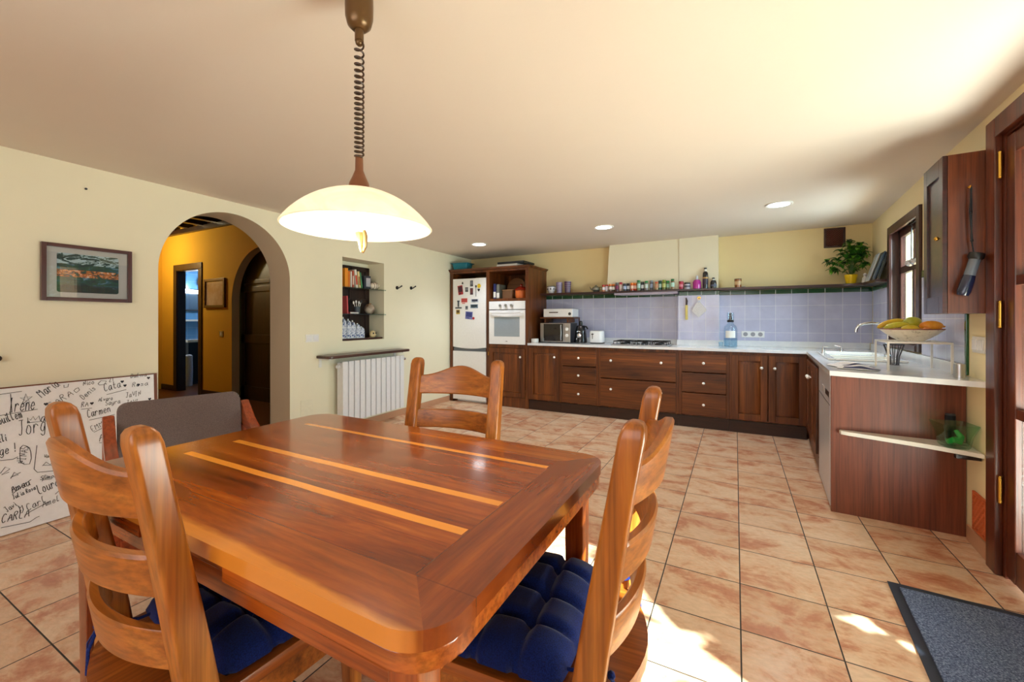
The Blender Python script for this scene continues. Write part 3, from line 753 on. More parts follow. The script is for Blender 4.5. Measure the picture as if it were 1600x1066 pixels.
WORDS = [("Irene",0.741,0.679,0.844,0.677,0.079),("Maria",0.869,0.740,0.950,0.804,0.053),("Nico",1.049,0.786,1.104,0.791,0.028),("21",1.172,0.790,1.202,0.798,0.025),("Cata",1.150,0.734,1.238,0.751,0.050),("SARA",0.904,0.665,1.009,0.740,0.039),("Denis",1.049,0.698,1.113,0.761,0.032),("Alvaro",1.119,0.673,1.192,0.673,0.025),("JaVIN",1.258,0.675,1.342,0.678,0.034),("JAVI",1.258,0.632,1.327,0.628,0.026),("RA",1.038,0.652,1.073,0.653,0.032),("Carmen",1.067,0.581,1.182,0.599,0.049),("EMMA",1.088,0.488,1.166,0.527,0.036),("Sayra",1.153,0.642,1.231,0.645,0.030),("Ana",1.119,0.419,1.192,0.425,0.053),("Jörg",0.776,0.537,0.890,0.546,0.087),("Guillem",0.706,0.618,0.796,0.642,0.050),("as",0.862,0.598,0.912,0.599,0.053),("ge !",0.706,0.448,0.769,0.455,0.050),("NINAS",0.796,0.378,0.816,0.472,0.033),("Amau",0.748,0.227,0.821,0.248,0.043),("Julia Rosa",0.752,0.189,0.841,0.215,0.026),("Lourdes",0.851,0.181,0.975,0.214,0.056),("Carl",0.806,0.103,0.888,0.130,0.040),("Amelie",0.864,0.101,0.972,0.117,0.034),("Javi",0.729,0.127,0.769,0.150,0.032),("CARLA",0.706,0.076,0.813,0.070,0.046),("Vane",0.872,0.385,0.914,0.380,0.019),("Simon",0.856,0.262,0.930,0.256,0.022),("Rosa",1.292,0.743,1.385,0.743,0.030),("Dalma",1.285,0.805,1.378,0.807,0.026),("Eli",0.706,0.519,0.733,0.523,0.043),("Mar",1.215,0.563,1.265,0.566,0.030)]
DOODLES = [[(0.706, 0.668), (0.851, 0.676)], [(0.748, 0.782), (0.752, 0.676)], [(0.706, 0.785), (0.791, 0.79)], [(0.791, 0.716), (0.806, 0.773), (0.821, 0.718), (0.784, 0.754), (0.831, 0.754), (0.791, 0.716)], [(0.963, 0.802), (0.963, 0.786), (0.98, 0.788), (0.983, 0.807)], [(1.119, 0.789), (1.134, 0.807), (1.16, 0.8), (1.15, 0.78), (1.125, 0.779), (1.119, 0.789)], [(1.16, 0.712), (1.261, 0.73)], [(1.073, 0.564), (1.198, 0.575)], [(1.094, 0.482), (1.182, 0.52)], [(1.119, 0.41), (1.205, 0.392)], [(1.038, 0.64), (1.088, 0.638)], [(0.813, 0.605), (0.811, 0.635), (0.823, 0.618), (0.833, 0.638), (0.841, 0.614), (0.856, 0.637), (0.862, 0.602), (0.816, 0.605)], [(0.846, 0.467), (0.833, 0.333), (0.846, 0.31), (0.93, 0.294)], [(0.93, 0.437), (0.939, 0.342), (0.972, 0.297)], [(0.781, 0.47), (0.791, 0.482), (0.803, 0.475), (0.816, 0.461), (0.821, 0.437), (0.823, 0.399), (0.816, 0.368), (0.796, 0.371), (0.781, 0.39), (0.779, 0.427), (0.781, 0.47)], [(0.748, 0.22), (0.821, 0.278)], [(0.917, 0.157), (0.992, 0.223)], [(0.811, 0.093), (0.898, 0.126)], [(0.706, 0.051), (0.813, 0.037), (0.839, 0.052), (0.851, 0.054)], [(0.706, 0.42), (0.752, 0.413), (0.772, 0.422)], [(0.776, 0.107), (0.776, 0.126), (0.769, 0.147), (0.779, 0.132), (0.784, 0.144), (0.789, 0.117), (0.784, 0.101), (0.776, 0.107)], [(1.014, 0.771), (1.026, 0.777), (1.032, 0.761), (1.017, 0.747), (1.006, 0.761), (1.014, 0.771)], [(0.864, 0.252), (0.877, 0.285), (0.898, 0.267), (0.867, 0.258), (0.904, 0.253)], [(0.743, 0.308), (0.757, 0.339), (0.772, 0.32), (0.743, 0.315), (0.781, 0.331)], [(0.706, 0.349), (0.724, 0.379), (0.741, 0.363), (0.71, 0.34), (0.738, 0.346)], [(0.867, 0.341), (0.882, 0.359), (0.898, 0.339), (0.914, 0.357), (0.909, 0.332), (0.872, 0.343)]]
HEARTS = [(1.241, 0.785), (1.255, 0.757), (1.088, 0.667), (1.327, 0.751), (1.385, 0.792), (0.885, 0.699), (1.389, 0.644)]
def chaikin(p, it=2):
    for _ in range(it):
        if len(p) < 3: return p
        q = [p[0]]
        for a, b in zip(p[:-1], p[1:]): q += [(a[0] * .75 + b[0] * .25, a[1] * .75 + b[1] * .25), (a[0] * .25 + b[0] * .75, a[1] * .25 + b[1] * .75)]
        p = q + [p[-1]]
    return p
bm = NB()
def stroke(p, r=.0016):
    tube(bm, [(.0588, u - .85, z) for u, z in p], r, 5, flat=1.0)
for w, u0, z0, u1, z1, h in WORDS:
    adv = sum(6.2 if c in 'mM' else 3.2 if c in 'i1! ' else 5 for c in w); L = math.hypot(u1 - u0, z1 - z0); dx, dz = (u1 - u0) / L, (z1 - z0) / L
    sx = L / adv; sy = h / 7.0; cx = 0
    for ch in w:
        for pl_ in GL[ch].split('/'):
            pp = [(int(t[0]), int(t[1])) for t in pl_.split()]
            if len(pp) < 2: continue
            q = []
            for gx, gy in chaikin(pp):
                a = (cx + gx - .8 + (gy - 2) * .16) * sx + random.uniform(-.0006, .0006); b = (gy - 2) * sy + random.uniform(-.0006, .0006)
                q.append((u0 + dx * a - dz * b, z0 + dz * a + dx * b))
            stroke(q, .0017 if h > .04 else .0013)
        cx += 6.2 if ch in 'mM' else 3.2 if ch in 'i1! ' else 5
for d in DOODLES: stroke(d, .0015)
for u, z in HEARTS: prism(bm, [(u - .85 + .009 * a, z + .009 * b) for a, b in ((0, -1), (1, .2), (.8, .9), (.3, .95), (0, .5), (-.3, .95), (-.8, .9), (-1, .2))], 'x', .0578, .0592)
bmesh.ops.rotate(bm, verts=bm.verts[:], cent=(.05, 0, 0), matrix=Matrix.Rotation(-tilt, 3, 'Y'))
bdobj('lettering', bm, plain('marker_ink', (22, 24, 38), .6), panel)

# radiator, shelf above it
rd = thing('radiator', 'white sectional aluminium radiator under the wooden wall shelf', 'radiator', LW(0, 3.42, 0), RL)
M_RAD = plain('radiator_white', (232, 234, 238), .35)
for k in range(12):
    u = -.468 + k * .0782; bm = NB(); box(bm, .135, .158, u + .005, u + .0715, .135, .77, .007); box(bm, .045, .135, u + .030, u + .046, .15, .755, .004)
    for q in (.018, .054): box(bm, .06, .135, u + q, u + q + .004, .16, .745)
    obj('section', bm, M_RAD, rd)
bm = NB()
bm.free()
for z in (.185, .715): bm = NB(); cyl(bm, (.085, -.478, z), .018, .96, 'y', 14); obj('header_pipe', bm, M_RAD, rd)
for u in (-.25, .25): bm = NB(); box(bm, .003, .07, u - .012, u + .012, .70, .73); obj('wall_bracket', bm, M_RAD, rd)
bm = NB(); cyl(bm, (.085, .482, .715), .014, .04, 'y', 12); cyl(bm, (.085, .51, .715), .02, .045, 'y', 14); cyl(bm, (.004, .535, .715), .008, .08, 'x', 10); obj('valve', bm, M_CHROME, rd)
bm = NB(); cyl(bm, (.085, .482, .185), .011, .035, 'y', 12); cyl(bm, (.004, .505, .185), .008, .08, 'x', 10); obj('lockshield', bm, M_DGREY, rd)
sh = thing('wall_shelf', 'dark wooden shelf board with rounded corners above the radiator', 'shelf', LW(.002, 3.365, 0), RL)
bm = NB(); P = [(0, -.60), (.15, -.60)] + [(.15 + .045 * math.sin(a), -.555 - .045 * math.cos(a)) for a in (.4, .8, 1.2, 1.57)] + [(.195, .555)] + [(.15 + .045 * math.cos(a), .555 + .045 * math.sin(a)) for a in (.4, .8, 1.2, 1.57)] + [(0, .60)]
prism(bm, P, 'z', .812, .842, 0, .008, 2); obj('board', bm, wood('shelf_top_wood', (60, 34, 28), (88, 56, 46), (112, 76, 64), 'y', .35, .2), sh)
for u in (-.56, .52): bm = NB(); box(bm, 0, .008, u - .015, u + .015, .72, .811); box(bm, 0.004, .15, u - .012, u + .012, .80, .8105); obj('bracket', bm, M_WHITEM, sh)

# switches, hooks, hatch
def plate(name, loc, rot, w, h, n, label, cat, side=1, mat=None):
    t = thing(name, label, cat, loc, rot); bm = NB(); box(bm, 0, side * .008, -w / 2, w / 2, -h / 2, h / 2, .003); obj('cover_plate', bm, mat or M_WHITEM, t)
    for k in range(n):
        c = -w / 2 + w * (k + .5) / n; bm = NB(); box(bm, side * .008, side * .012, c - .5 * w / n * .78, c + .5 * w / n * .78, -h * .32, h * .32, .002); obj('rocker', bm, M_WHITE, t)
    return t
plate('light_switch', LW(.001, 2.715, 1.018), RL, .15, .078, 2, 'white double light switch on the wall right of the arch', 'switch')
plate('light_switch', RW(-.001, 3.055, 1.07), RR, .15, .085, 2, 'white light switch plate by the french door frame', 'switch', -1)
hp = thing('wall_hatch', 'flat cream access plate low on the wall right of the arch', 'hatch', LW(.001, 2.66, .34), RL)
bm = NB(); box(bm, 0, .003, -.07, .07, -.08, .08, .001); obj('cover_plate', bm, plain('hatch_cream', (232, 228, 204), .6), hp)
for u, z, lb in ((3.93, 1.60, 'dark wall hook nearer the bookshelf niche'), (4.195, 1.615, 'dark wall hook nearer the fridge')):
    hk = thing('wall_hook', lb, 'hook', LW(.001, u, z), RL, 'small dark wall hooks')
    bm = NB(); cyl(bm, (0, 0, 0), .022, .008, 'x', 16); obj('base', bm, M_BLACK, hk)
    bm = NB(); tube(bm, [(.008, 0, 0), (.03, 0, -.004), (.042, .008, .006), (.05, .03, .022)], .007, 8); ball(bm, (.05, .03, .022), .010, 8); obj('peg', bm, M_BLACK, hk)
hk = thing('wall_hook', 'dark round wooden wall peg above the handwritten board', 'hook', LW(.001, .70, .985), RL)
bm = NB(); cyl(bm, (0, 0, 0), .014, .02, 'x', 14); ball(bm, (.026, 0, 0), .017, 12); obj('peg', bm, M_DARK, hk)
hk = thing('nail', 'small nail high on the left wall above the painting', 'nail', LW(.001, 1.065, 2.03), RL)
bm = NB(); cyl(bm, (0, 0, 0), .003, .012, 'x', 8); cyl(bm, (.012, 0, 0), .007, .003, 'x', 10); obj('head', bm, M_DGREY, hk)
# ================================================================== KITCHEN UNITS (front plane y = 5.06)
FY = 5.06
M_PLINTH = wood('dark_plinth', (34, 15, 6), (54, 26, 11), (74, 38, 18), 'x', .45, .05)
def panel_door(parent, x0, x1, z0, z1, y, name='door', knob=None, hinge=None):
    """framed raised-panel door in the xz plane, front towards -y at y"""
    bm = NB(); s = .062; g = .0015
    x0 += g; x1 -= g; z0 += g; z1 -= g
    for a, b, c, d in ((x0, x0 + s, z0, z1), (x1 - s, x1, z0, z1)): box(bm, a, b, y, y + .02, c, d, .003)
    for c, d in ((z0, z0 + s), (z1 - s, z1)): box(bm, x0 + s, x1 - s, y + .0004, y + .02, c, d, .003)
    box(bm, x0 + s, x1 - s, y + .0185, y + .0198, z0 + s, z1 - s)
    a = .036
    rings(bm, [[(x0 + s, y + .0185, z0 + s), (x1 - s, y + .0185, z0 + s), (x1 - s, y + .0185, z1 - s), (x0 + s, y + .0185, z1 - s)],
               [(x0 + s + a, y + .001, z0 + s + a), (x1 - s - a, y + .001, z0 + s + a), (x1 - s - a, y + .001, z1 - s - a), (x0 + s + a, y + .001, z1 - s - a)]])
    d = obj(name, bm, M_CABZ, parent)
    if knob: knob_at(d, knob[0], y, knob[1])
    return d
def knob_at(parent, x, y, z):
    bm = NB(); cyl(bm, (x, y - .012, z), .006, .012, 'y', 10); ball(bm, (x, y - .022, z), .0155, 14); return obj('knob', bm, M_KNOB, parent)
def drawer(parent, x0, x1, z0, z1, y, knobs):
    bm = NB(); g = .0015; box(bm, x0 + g, x1 - g, y, y + .02, z0 + g, z1 - g, .006, 3); d = obj('drawer', bm, M_CABX, parent)
    for k in knobs: knob_at(d, k[0], y, k[1])
    return d
def carcass(t, x0, x1, holes, depth=.60, top=.858, closed=False):
    """face frame + sides + floor around the openings; x relative to the unit"""
    bm = NB()
    box(bm, x0, x0 + .018, .022, depth, .0, top); box(bm, x1 - .018, x1, .022, depth, .0, top)
    box(bm, x0 + .018, x1 - .018, .03, depth, .13, .148); box(bm, x0 + .018, x1 - .018, depth - .01, depth, .148, top)
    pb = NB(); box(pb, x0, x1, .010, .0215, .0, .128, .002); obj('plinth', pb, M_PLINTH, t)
    xs0 = min(h[0] for h in holes); xs1 = max(h[1] for h in holes)
    z0 = min(h[2] for h in holes); z1 = max(h[3] for h in holes)
    box(bm, x0, xs0 + .004, -.004, .03, .135, top, .002); box(bm, xs1 - .004, x1, -.004, .03, .135, top, .002)
    box(bm, xs0 + .004, xs1 - .004, -.004, .03, z1 - .004, top, .002); box(bm, xs0 + .004, xs1 - .004, -.004, .03, .135, z0 + .004, .002)
    return obj('carcass', bm, M_CABZ, t)
def unit(label, x0, x1, cat='cabinet'):
    return thing('base_cabinet', label, cat, (x0, FY, 0), 0, 'mahogany base cabinets along the back wall')
# 1 single door unit
X = [-2.449, -1.985, -1.489, -.563, -.056, .632]
w = lambda i: X[i + 1] - X[i] - .001
t = unit('mahogany base cabinet with one panelled door, under the microwave', X[0], X[1]); carcass(t, 0, w(0), [(.012, .446, .145, .826)])
panel_door(t, .012, .446, .145, .826, -.016, knob=(.385, .715))
# 2 three drawers under coffee maker
t = unit('narrow mahogany cabinet with three drawers, under the coffee maker and toaster', X[1], X[2]); carcass(t, 0, w(1), [(.022, .470, .125 + .02, .826)])
for z0, z1 in ((.612, .826), (.393, .606), (.145, .387)): drawer(t, .022, .470, z0, z1, -.016, [(.246, (z0 + z1) / 2)])
# 3 wide drawers under cooktop
t = unit('wide mahogany cabinet with two deep drawers, under the gas cooktop', X[2], X[3]); carcass(t, 0, w(2), [(.026, .898, .145, .828)], .46)
for z0, z1 in ((.490, .828), (.145, .482)): drawer(t, .026, .898, z0, z1, -.016, [(.16, z0 + (z1 - z0) * .64), (.74, z0 + (z1 - z0) * .64)])
# 4 three drawers
t = unit('mahogany cabinet with three drawers, below the hanging potholder', X[3], X[4]); carcass(t, 0, w(3), [(.030, .482, .145, .828)], .46)
for z0, z1 in ((.618, .828), (.392, .612), (.145, .386)): drawer(t, .030, .482, z0, z1, -.016, [(.256, (z0 + z1) / 2)])
# 5 double doors in the corner
t = unit('mahogany corner cabinet with two panelled doors, right end of the back run', X[4], X[5]); carcass(t, 0, w(4), [(.022, .684, .145, .830)])
panel_door(t, .022, .352, .145, .830, -.016, knob=(.296, .700)); panel_door(t, .356, .684, .145, .830, -.016, knob=(.412, .700))

# tall housing for fridge and oven
th = thing('tall_cabinet', 'tall mahogany housing around the fridge and built-in oven', 'cabinet', (-3.742, FY, 0))
bm = NB(); TW = 1.290; HT = 1.905
for a, b in ((0, .05), (.628, .675), (1.246, TW)): box(bm, a, b, 0, .61, 0, HT)
box(bm, 0.05, .628, .0, .61, 1.878, HT); box(bm, .675, 1.246, 0, .61, 1.878, HT)
box(bm, .675, 1.246, 0, .61, 1.462, 1.497); box(bm, .675, 1.246, .0, .61, .815, .858); box(bm, .675, 1.246, .006, .025, 0, .135)
box(bm, .675, 1.246, .60, .61, .135, .815); box(bm, .675, .96, .59, .61, 1.497, 1.878); box(bm, .675, 1.246, .585, .60, 1.78, 1.878)
obj('carcass', bm, M_CABZ, th)
bm = NB(); prism(bm, [(-.002, 1.905), (-.012, 1.912), (-.03, 1.928), (-.034, 1.94), (.61, 1.94), (.61, 1.905)], 'x', -.01, TW)
rings(bm, [[(TW, -.002, 1.905), (TW, .61, 1.905), (TW, .61, 1.94), (TW, -.034, 1.94)], [(TW + .03, -.034, 1.94 - .008), (TW + .03, .61, 1.94 - .008), (TW + .03, .61, 1.94), (TW + .03, -.034, 1.94)]])
obj('crown', bm, M_CABX, th)
panel_door(th, .678, 1.243, .14, .812, -.016, knob=(1.183, .695))
bm = NB(); cyl(bm, (.674, -.02, .70), .005, .05, 'z', 8); obj('hinge', bm, M_BRASS, th)

# refrigerator
fr = thing('refrigerator', 'white fridge freezer with photos and magnets on its upper door', 'refrigerator', (-3.688, FY - .01, 0))
bm = NB(); box(bm, .004, .566, .065, .60, .03, 1.795, .006); box(bm, .03, .54, .08, .5, 0.0, .03); obj('cabinet_body', bm, M_WHITE, fr)
bm = NB()
arc = [(.570 * k / 14 - 0 + 0, .805 - .022 * math.sin(PI * k / 14)) for k in range(15)]
prism(bm, [(x, z) for x, z in arc] + [(.570, 1.80), (0, 1.80)], 'y', 0, .062, 0, .006, 2); obj('upper_door', bm, M_WHITE, fr)
bm = NB(); prism(bm, [(0, .035), (.570, .035), (.570, .745), (0, .745)], 'y', .0, .062, 0, .006, 2); obj('lower_door', bm, M_WHITE, fr)
bm = NB(); prism(bm, [(.008, .748), (.562, .748), (.562, .797)] + [(.562 - .554 * k / 14, .7975 - .021 * math.sin(PI * k / 14)) for k in range(15)] , 'y', .012, .06); obj('handle_recess', bm, plain('handle_grey', (96, 102, 112), .4), fr)

# magnets and pictures on the fridge, each its own thing
def fpos(px, pz): return (-3.688 + px, FY - .0125, pz)
def magnet(name, label, cat, x, z, w, h, mats, build=None, rot=0):
    t = thing(name, label, cat, fpos(x, z), (0, rot, 0), 'photos and magnets on the fridge door')
    bm = NB()
    if build: build(bm)
    else:
        box(bm, -w / 2, w / 2, 0, .002, -h / 2, h / 2); obj('card', bm, mats[0], t); bm = NB()
        box(bm, -w * .40, w * .40, -.001, 0, -h * .22, h * .40); box(bm, -w * .3, w * .1, -.001, 0, -h * .42, -h * .3); obj('print', bm, mats[1], t); return t
    obj('face', bm, mats, t); return t
C = lambda n, c: plain('fridge_' + n, c, .45)
magnet('photo_magnet', 'red and black tilted photo at the upper left of the fridge door', 'magnet', .135, 1.635, .085, .135, [C('red', (176, 40, 50)), C('maroon', (70, 26, 44))], rot=-.14)
magnet('figure_magnet', 'small dark figure magnet above the tilted red photo', 'magnet', .175, 1.735, .03, .03, [C('black', (22, 22, 26))], lambda b: (ball(b, (0, -.002, .010), (.010, .005, .010), 8), box(b, -.013, .013, -.004, .0, -.014, .004, .003)))
magnet('photo_magnet', 'small square black photo right of the tilted red photo', 'magnet', .245, 1.64, .05, .065, [C('black', (26, 26, 32)), C('pale', (120, 125, 135))])
magnet('photo_magnet', 'black portrait card at the top of the fridge door', 'magnet', .330, 1.725, .048, .085, [C('black', (26, 26, 32)), C('pale', (120, 125, 135))])
magnet('photo_magnet', 'dark purple card below the black portrait card', 'magnet', .330, 1.61, .05, .095, [C('plum', (60, 30, 56)), C('brown', (110, 60, 60))])
magnet('flower_magnet', 'yellow flower magnet at the upper right of the fridge door', 'magnet', .46, 1.685, .05, .06, [C('yellow', (226, 196, 40))], lambda b: [ball(b, (.021 * math.cos(k * PI / 3), -.003, .021 * math.sin(k * PI / 3)), (.013, .004, .013), 8) for k in range(6)] + [ball(b, (0, -.005, 0), (.012, .005, .012), 8)])
magnet('heart_magnet', 'black heart magnet just under the yellow flower magnet', 'magnet', .455, 1.625, .05, .05, [C('black', (22, 22, 26))], lambda b: prism(b, [(.02 * x, .022 * z) for x, z in ((0, -1), (1, .2), (.8, .9), (.3, .95), (0, .5), (-.3, .95), (-.8, .9), (-1, .2))], 'y', -.005, 0))
magnet('spoon_magnet', 'spoon shaped magnet with dark round head and thin stem', 'magnet', .408, 1.66, .03, .15, [C('slate', (70, 76, 84))], lambda b: (ball(b, (0, -.003, .02), (.016, .004, .020), 10), box(b, -.003, .003, -.004, 0, -.125, .004)))
magnet('photo_magnet', 'white card with red lettering in the middle of the fridge door', 'magnet', .205, 1.475, .13, .095, [C('paper', (238, 228, 228)), C('letterred', (190, 70, 70))])
magnet('tower_magnet', 'dark tower shaped magnet on a curved base, left of the red lettered card', 'magnet', .10, 1.415, .06, .12, [C('slate', (70, 76, 84))], lambda b: (box(b, -.012, .014, -.005, 0, -.02, .06, .002), box(b, -.02, .022, -.005, 0, .05, .068, .002), box(b, -.055, .06, -.006, 0, -.05, -.03, .006), box(b, -.004, .006, -.004, 0, -.04, .0)))
magnet('photo_magnet', 'long landscape photo strip, upper of the two at right', 'magnet', .385, 1.475, .125, .05, [C('sky', (196, 208, 222)), C('navy', (40, 46, 70))])
magnet('photo_magnet', 'long bluish landscape photo strip, lower of the two at right', 'magnet', .375, 1.395, .13, .055, [C('teal', (120, 146, 166)), C('deep', (30, 50, 62))])
magnet('photo_magnet', 'small grey square photo below the red lettered card', 'magnet', .245, 1.375, .045, .055, [C('grey', (140, 146, 150)), C('slate', (70, 76, 84))])
magnet('photo_magnet', 'small yellow square magnet lowest at the left of the fridge door', 'magnet', .092, 1.315, .065, .065, [C('gold', (206, 176, 70)), C('bark', (92, 74, 40))])
magnet('photo_magnet', 'blue and violet postcard tilted low on the fridge door', 'magnet', .285, 1.265, .125, .11, [C('violet', (120, 126, 184)), C('indigo', (52, 62, 130))], rot=.08)
magnet('button_magnet', 'round red magnet at the lower right corner of the blue postcard', 'magnet', .365, 1.222, .03, .03, [C('red', (176, 40, 50))], lambda b: cyl(b, (0, -.006, 0), .019, .006, 'y', 14))

# oven
ov = thing('oven', 'white built-in oven with glass door and three knobs', 'oven', (-3.064, FY - .012, 0))
M_OVW = plain('oven_white', (236, 238, 240), .25, coat=.3)
bm = NB(); box(bm, .004, .562, .03, .56, .864, 1.456); obj('body', bm, M_DGREY, ov)
bm = NB(); box(bm, .0, .566, .0, .03, 1.345, 1.458, .004); cp = obj('control_panel', bm, M_OVW, ov)
for x in (.185, .275, .365):
    bm = NB(); cyl(bm, (x, -.022, 1.398), .019, .022, 'y', 18); box(bm, x - .003, x + .003, -.028, -.018, 1.383, 1.413); obj('knob', bm, M_STEEL, cp)
bm = NB(); box(bm, .0, .566, .008, .03, 1.3365, 1.3435); obj('vent_slot', bm, M_BLACK, ov)
bm = NB(); box(bm, 0, .566, 0, .028, .862, 1.335, .004); dr = obj('door', bm, M_OVW, ov)
bm = NB(); box(bm, .085, .485, -.0015, .0, .97, 1.24, .0007); obj('window', bm, plain('oven_glass', (150, 162, 172), .06, coat=.6), dr)
bm = NB(); tube(bm, [(.03, -.0, 1.30), (.045, -.03, 1.30), (.283, -.040, 1.297), (.52, -.03, 1.30), (.536, -.0, 1.30)], .010, 8); obj('handle', bm, M_OVW, dr)
bm = NB(); box(bm, .268, .298, -.001, 0, .90, .907); obj('badge', bm, M_DGREY, dr)

# things in the open niche above the oven and on top of the tall unit
bk = thing('cookbook', 'white and blue book standing first from the left above the oven', 'book', (-3.02, 5.13, 1.4975), .02, 'books above the oven'); bm = NB(); box(bm, -.018, .018, 0, .2, 0, .215, .002); obj('cover', bm, C('bookblue', (52, 56, 110)), bk); bm = NB(); box(bm, -.0185, .0185, -.001, .0, .02, .10); obj('spine_label', bm, M_WHITEM, bk)
bk = thing('cookbook', 'grey book standing second from the left above the oven', 'book', (-2.965, 5.13, 1.4975), .03, 'books above the oven'); bm = NB(); box(bm, -.022, .022, 0, .2, 0, .205, .002); obj('cover', bm, C('bookgrey', (112, 116, 110)), bk); bm = NB(); box(bm, -.0225, .0225, -.001, .0, .015, .085); obj('spine_label', bm, M_WHITEM, bk)
bo = thing('wooden_board', 'round brown wooden board leaning in the niche above the oven', 'board', (-2.81, 5.37, 1.503)); bm = NB(); cyl(bm, (0, 0, .155), .155, .02, 'y', 40); bmesh.ops.rotate(bm, verts=bm.verts[:], cent=(0, 0, 0), matrix=Matrix.Rotation(-.14, 3, 'X')); obj('board', bm, wood('board_brown', (104, 66, 36), (134, 90, 54), (160, 114, 72), 'x'), bo)
bq = thing('woven_basket', 'brown basket with pale rim beside the round board above the oven', 'basket', (-2.84, 5.21, 1.4985)); bm = NB(); rings(bm, [[(p[0], p[1], z) for p in rrect(.17 + .3 * (z - 0) * .1, .09, .03, 4)] for z in (0, .03, .06, .09, .12)]); obj('body', bm, C('wicker', (112, 78, 50)), bq); bm = NB(); tube(bm, [(p[0], p[1], .122) for p in rrect(.178, .094, .03, 4)], .006, 6, True); obj('rim', bm, C('palewick', (168, 128, 88)), bq)
pt = thing('terracotta_pot', 'orange terracotta pot with dark red lid above the oven', 'pot', (-2.635, 5.21, 1.4978)); bm = NB(); lathe(bm, [(.001, 0), (.072, 0), (.082, .03), (.084, .10), (.080, .115)], 28); obj('body', bm, plain('terracotta', (222, 112, 46), .45), pt)
bm = NB(); lathe(bm, [(.092, .112), (.096, .120), (.090, .132), (.055, .160), (.018, .172), (.014, .185), (.020, .198), (.001, .202)], 28); obj('lid', bm, plain('dark_red_glaze', (150, 40, 20), .25, coat=.3), pt)
bs = thing('plastic_crate', 'turquoise open crate on top of the tall cabinet at its left end', 'crate', (-3.60, 5.17, 1.9405), .1); bm = NB()
rings(bm, [[(p[0], p[1], z) for p in rrect(.22 + z * .35, .16 + z * .35, .02, 3)] for z in (0, .09)] + [[(p[0], p[1], z) for p in rrect(.235 + z * .35 + .03, .19 + z * .35, .02, 3)] for z in (.09, .098)] + [[(p[0], p[1], z) for p in rrect(.21 + z * .35, .15 + z * .35, .02, 3)] for z in (.098, .006)]); obj('body', bm, C('turq', (20, 120, 140)), bs)
bo = thing('folder', 'black folder lying over a white box on top of the tall cabinet', 'folder', (-2.74, 5.15, 1.981), -.03); bm = NB(); box(bm, -.22, .2, -.05, .28, 0, .03, .004); obj('cover', bm, C('black', (22, 22, 26)), bo)
bo = thing('white_box', 'flat white box lying under the black folder on the tall cabinet', 'box', (-2.78, 5.16, 1.9405), -.05); bm = NB(); box(bm, -.19, .14, -.06, .26, 0, .038, .003); obj('lid', bm, M_WHITEM, bo)

# ================================================================== WORKTOP
ct = thing('countertop', 'white marble L-shaped worktop with low upstand along the tiles', 'countertop', (0, 0, 0))
bm = NB(); Z0, Z1 = .8605, .89
prism(bm, [(-2.447, 5.02), (.6445, 5.02), (1.2345, 5.02), (1.272, 5.664), (-2.447, 5.664)], 'z', Z0, Z1)
def rpoly(pts): return [RW(a, b)[:2] for a, b in pts]
# right run around the two sink bowls (bowls: n -.50..-.12, u 3.86..4.30 and 4.36..4.80)
prism(bm, rpoly([(-.617, 3.128), (-.30, 3.03), (-.002, 2.945), (-.002, 3.97), (-.617, 3.97)]), 'z', Z0, Z1, 0, .0)
prism(bm, rpoly([(-.617, 3.97), (-.52, 3.97), (-.52, 4.98), (-.617, 4.98)]), 'z', Z0, Z1); prism(bm, rpoly([(-.12, 3.97), (-.002, 3.97), (-.002, 5.0), (-.12, 5.0)]), 'z', Z0, Z1)
prism(bm, rpoly([(-.52, 4.86), (-.12, 4.86), (-.12, 5.0), (-.52, 5.0)]), 'z', Z0, Z1)
obj('slab', bm, M_MARBLE, ct, smooth=0)
bm = NB(); box(bm, -2.447, -.625, 5.648, 5.668, .89, .955, .003); box(bm, -.165, 1.25, 5.648, 5.668, .89, .955, .003); box(bm, -.635, -.155, 5.498, 5.518, .89, .955, .003)
for v0, v1 in ((3.03, 5.60),):
    P = rpoly([(-.026, v0), (-.003, v0), (-.003, v1), (-.026, v1)]); prism(bm, rpoly([(-.030, 3.225), (-.014, 3.225), (-.014, 5.60), (-.030, 5.60)]), 'z', .89, .955)
obj('upstand', bm, M_MARBLE, ct, smooth=0)

# right run units
rt = thing('base_cabinet', 'mahogany sink cabinet between the dishwasher and the corner', 'cabinet', RW(-.597, 3.93), RR + PI * 1.5, 'mahogany base cabinets under the sink')
# local frame: x runs along -u ... keep simple: build in the wall frame instead
rt.rotation_euler = (0, 0, RR); rt.location = RW(0, 0)
bm = NB(); n0 = -.597
box(bm, n0 + .022, -.02, 3.935, 3.953, 0, .858); box(bm, n0 + .022, -.02, 5.01, 5.02, 0, .858); box(bm, n0 + .006, n0 + .022, 3.935, 5.02, 0, .135)
box(bm, n0 - .004, n0 + .02, 3.935, 5.02, .826, .858, .002); box(bm, n0 - .004, n0 + .02, 3.935, 3.985, .135, .83, .002); box(bm, n0 - .004, n0 + .02, 4.90, 5.02, .135, .83, .002); box(bm, n0 - .004, n0 + .02, 3.98, 4.90, .12, .15, .002)
box(bm, n0 + .02, -.02, 3.953, 5.01, .12, .135); obj('carcass', bm, M_CABZ, rt)
def side_door(u0, u1, ku):
    bm = NB(); z0, z1, s = .148, .822, .06
    for a, b in ((u0, u0 + s), (u1 - s, u1)): box(bm, n0 - .022, n0 - .004, a, b, z0, z1, .003)
    for a, b in ((z0, z0 + s), (z1 - s, z1)): box(bm, n0 - .022, n0 - .004, u0 + s, u1 - s, a, b, .003)
    box(bm, n0 - .012, n0 - .005, u0 + s, u1 - s, z0 + s, z1 - s)
    d = obj('door', bm, M_CABZ, rt); bm = NB(); cyl(bm, (n0 - .034, ku, .70), .006, .012, 'x', 10); ball(bm, (n0 - .045, ku, .70), .0155, 14); obj('knob', bm, M_KNOB, d)
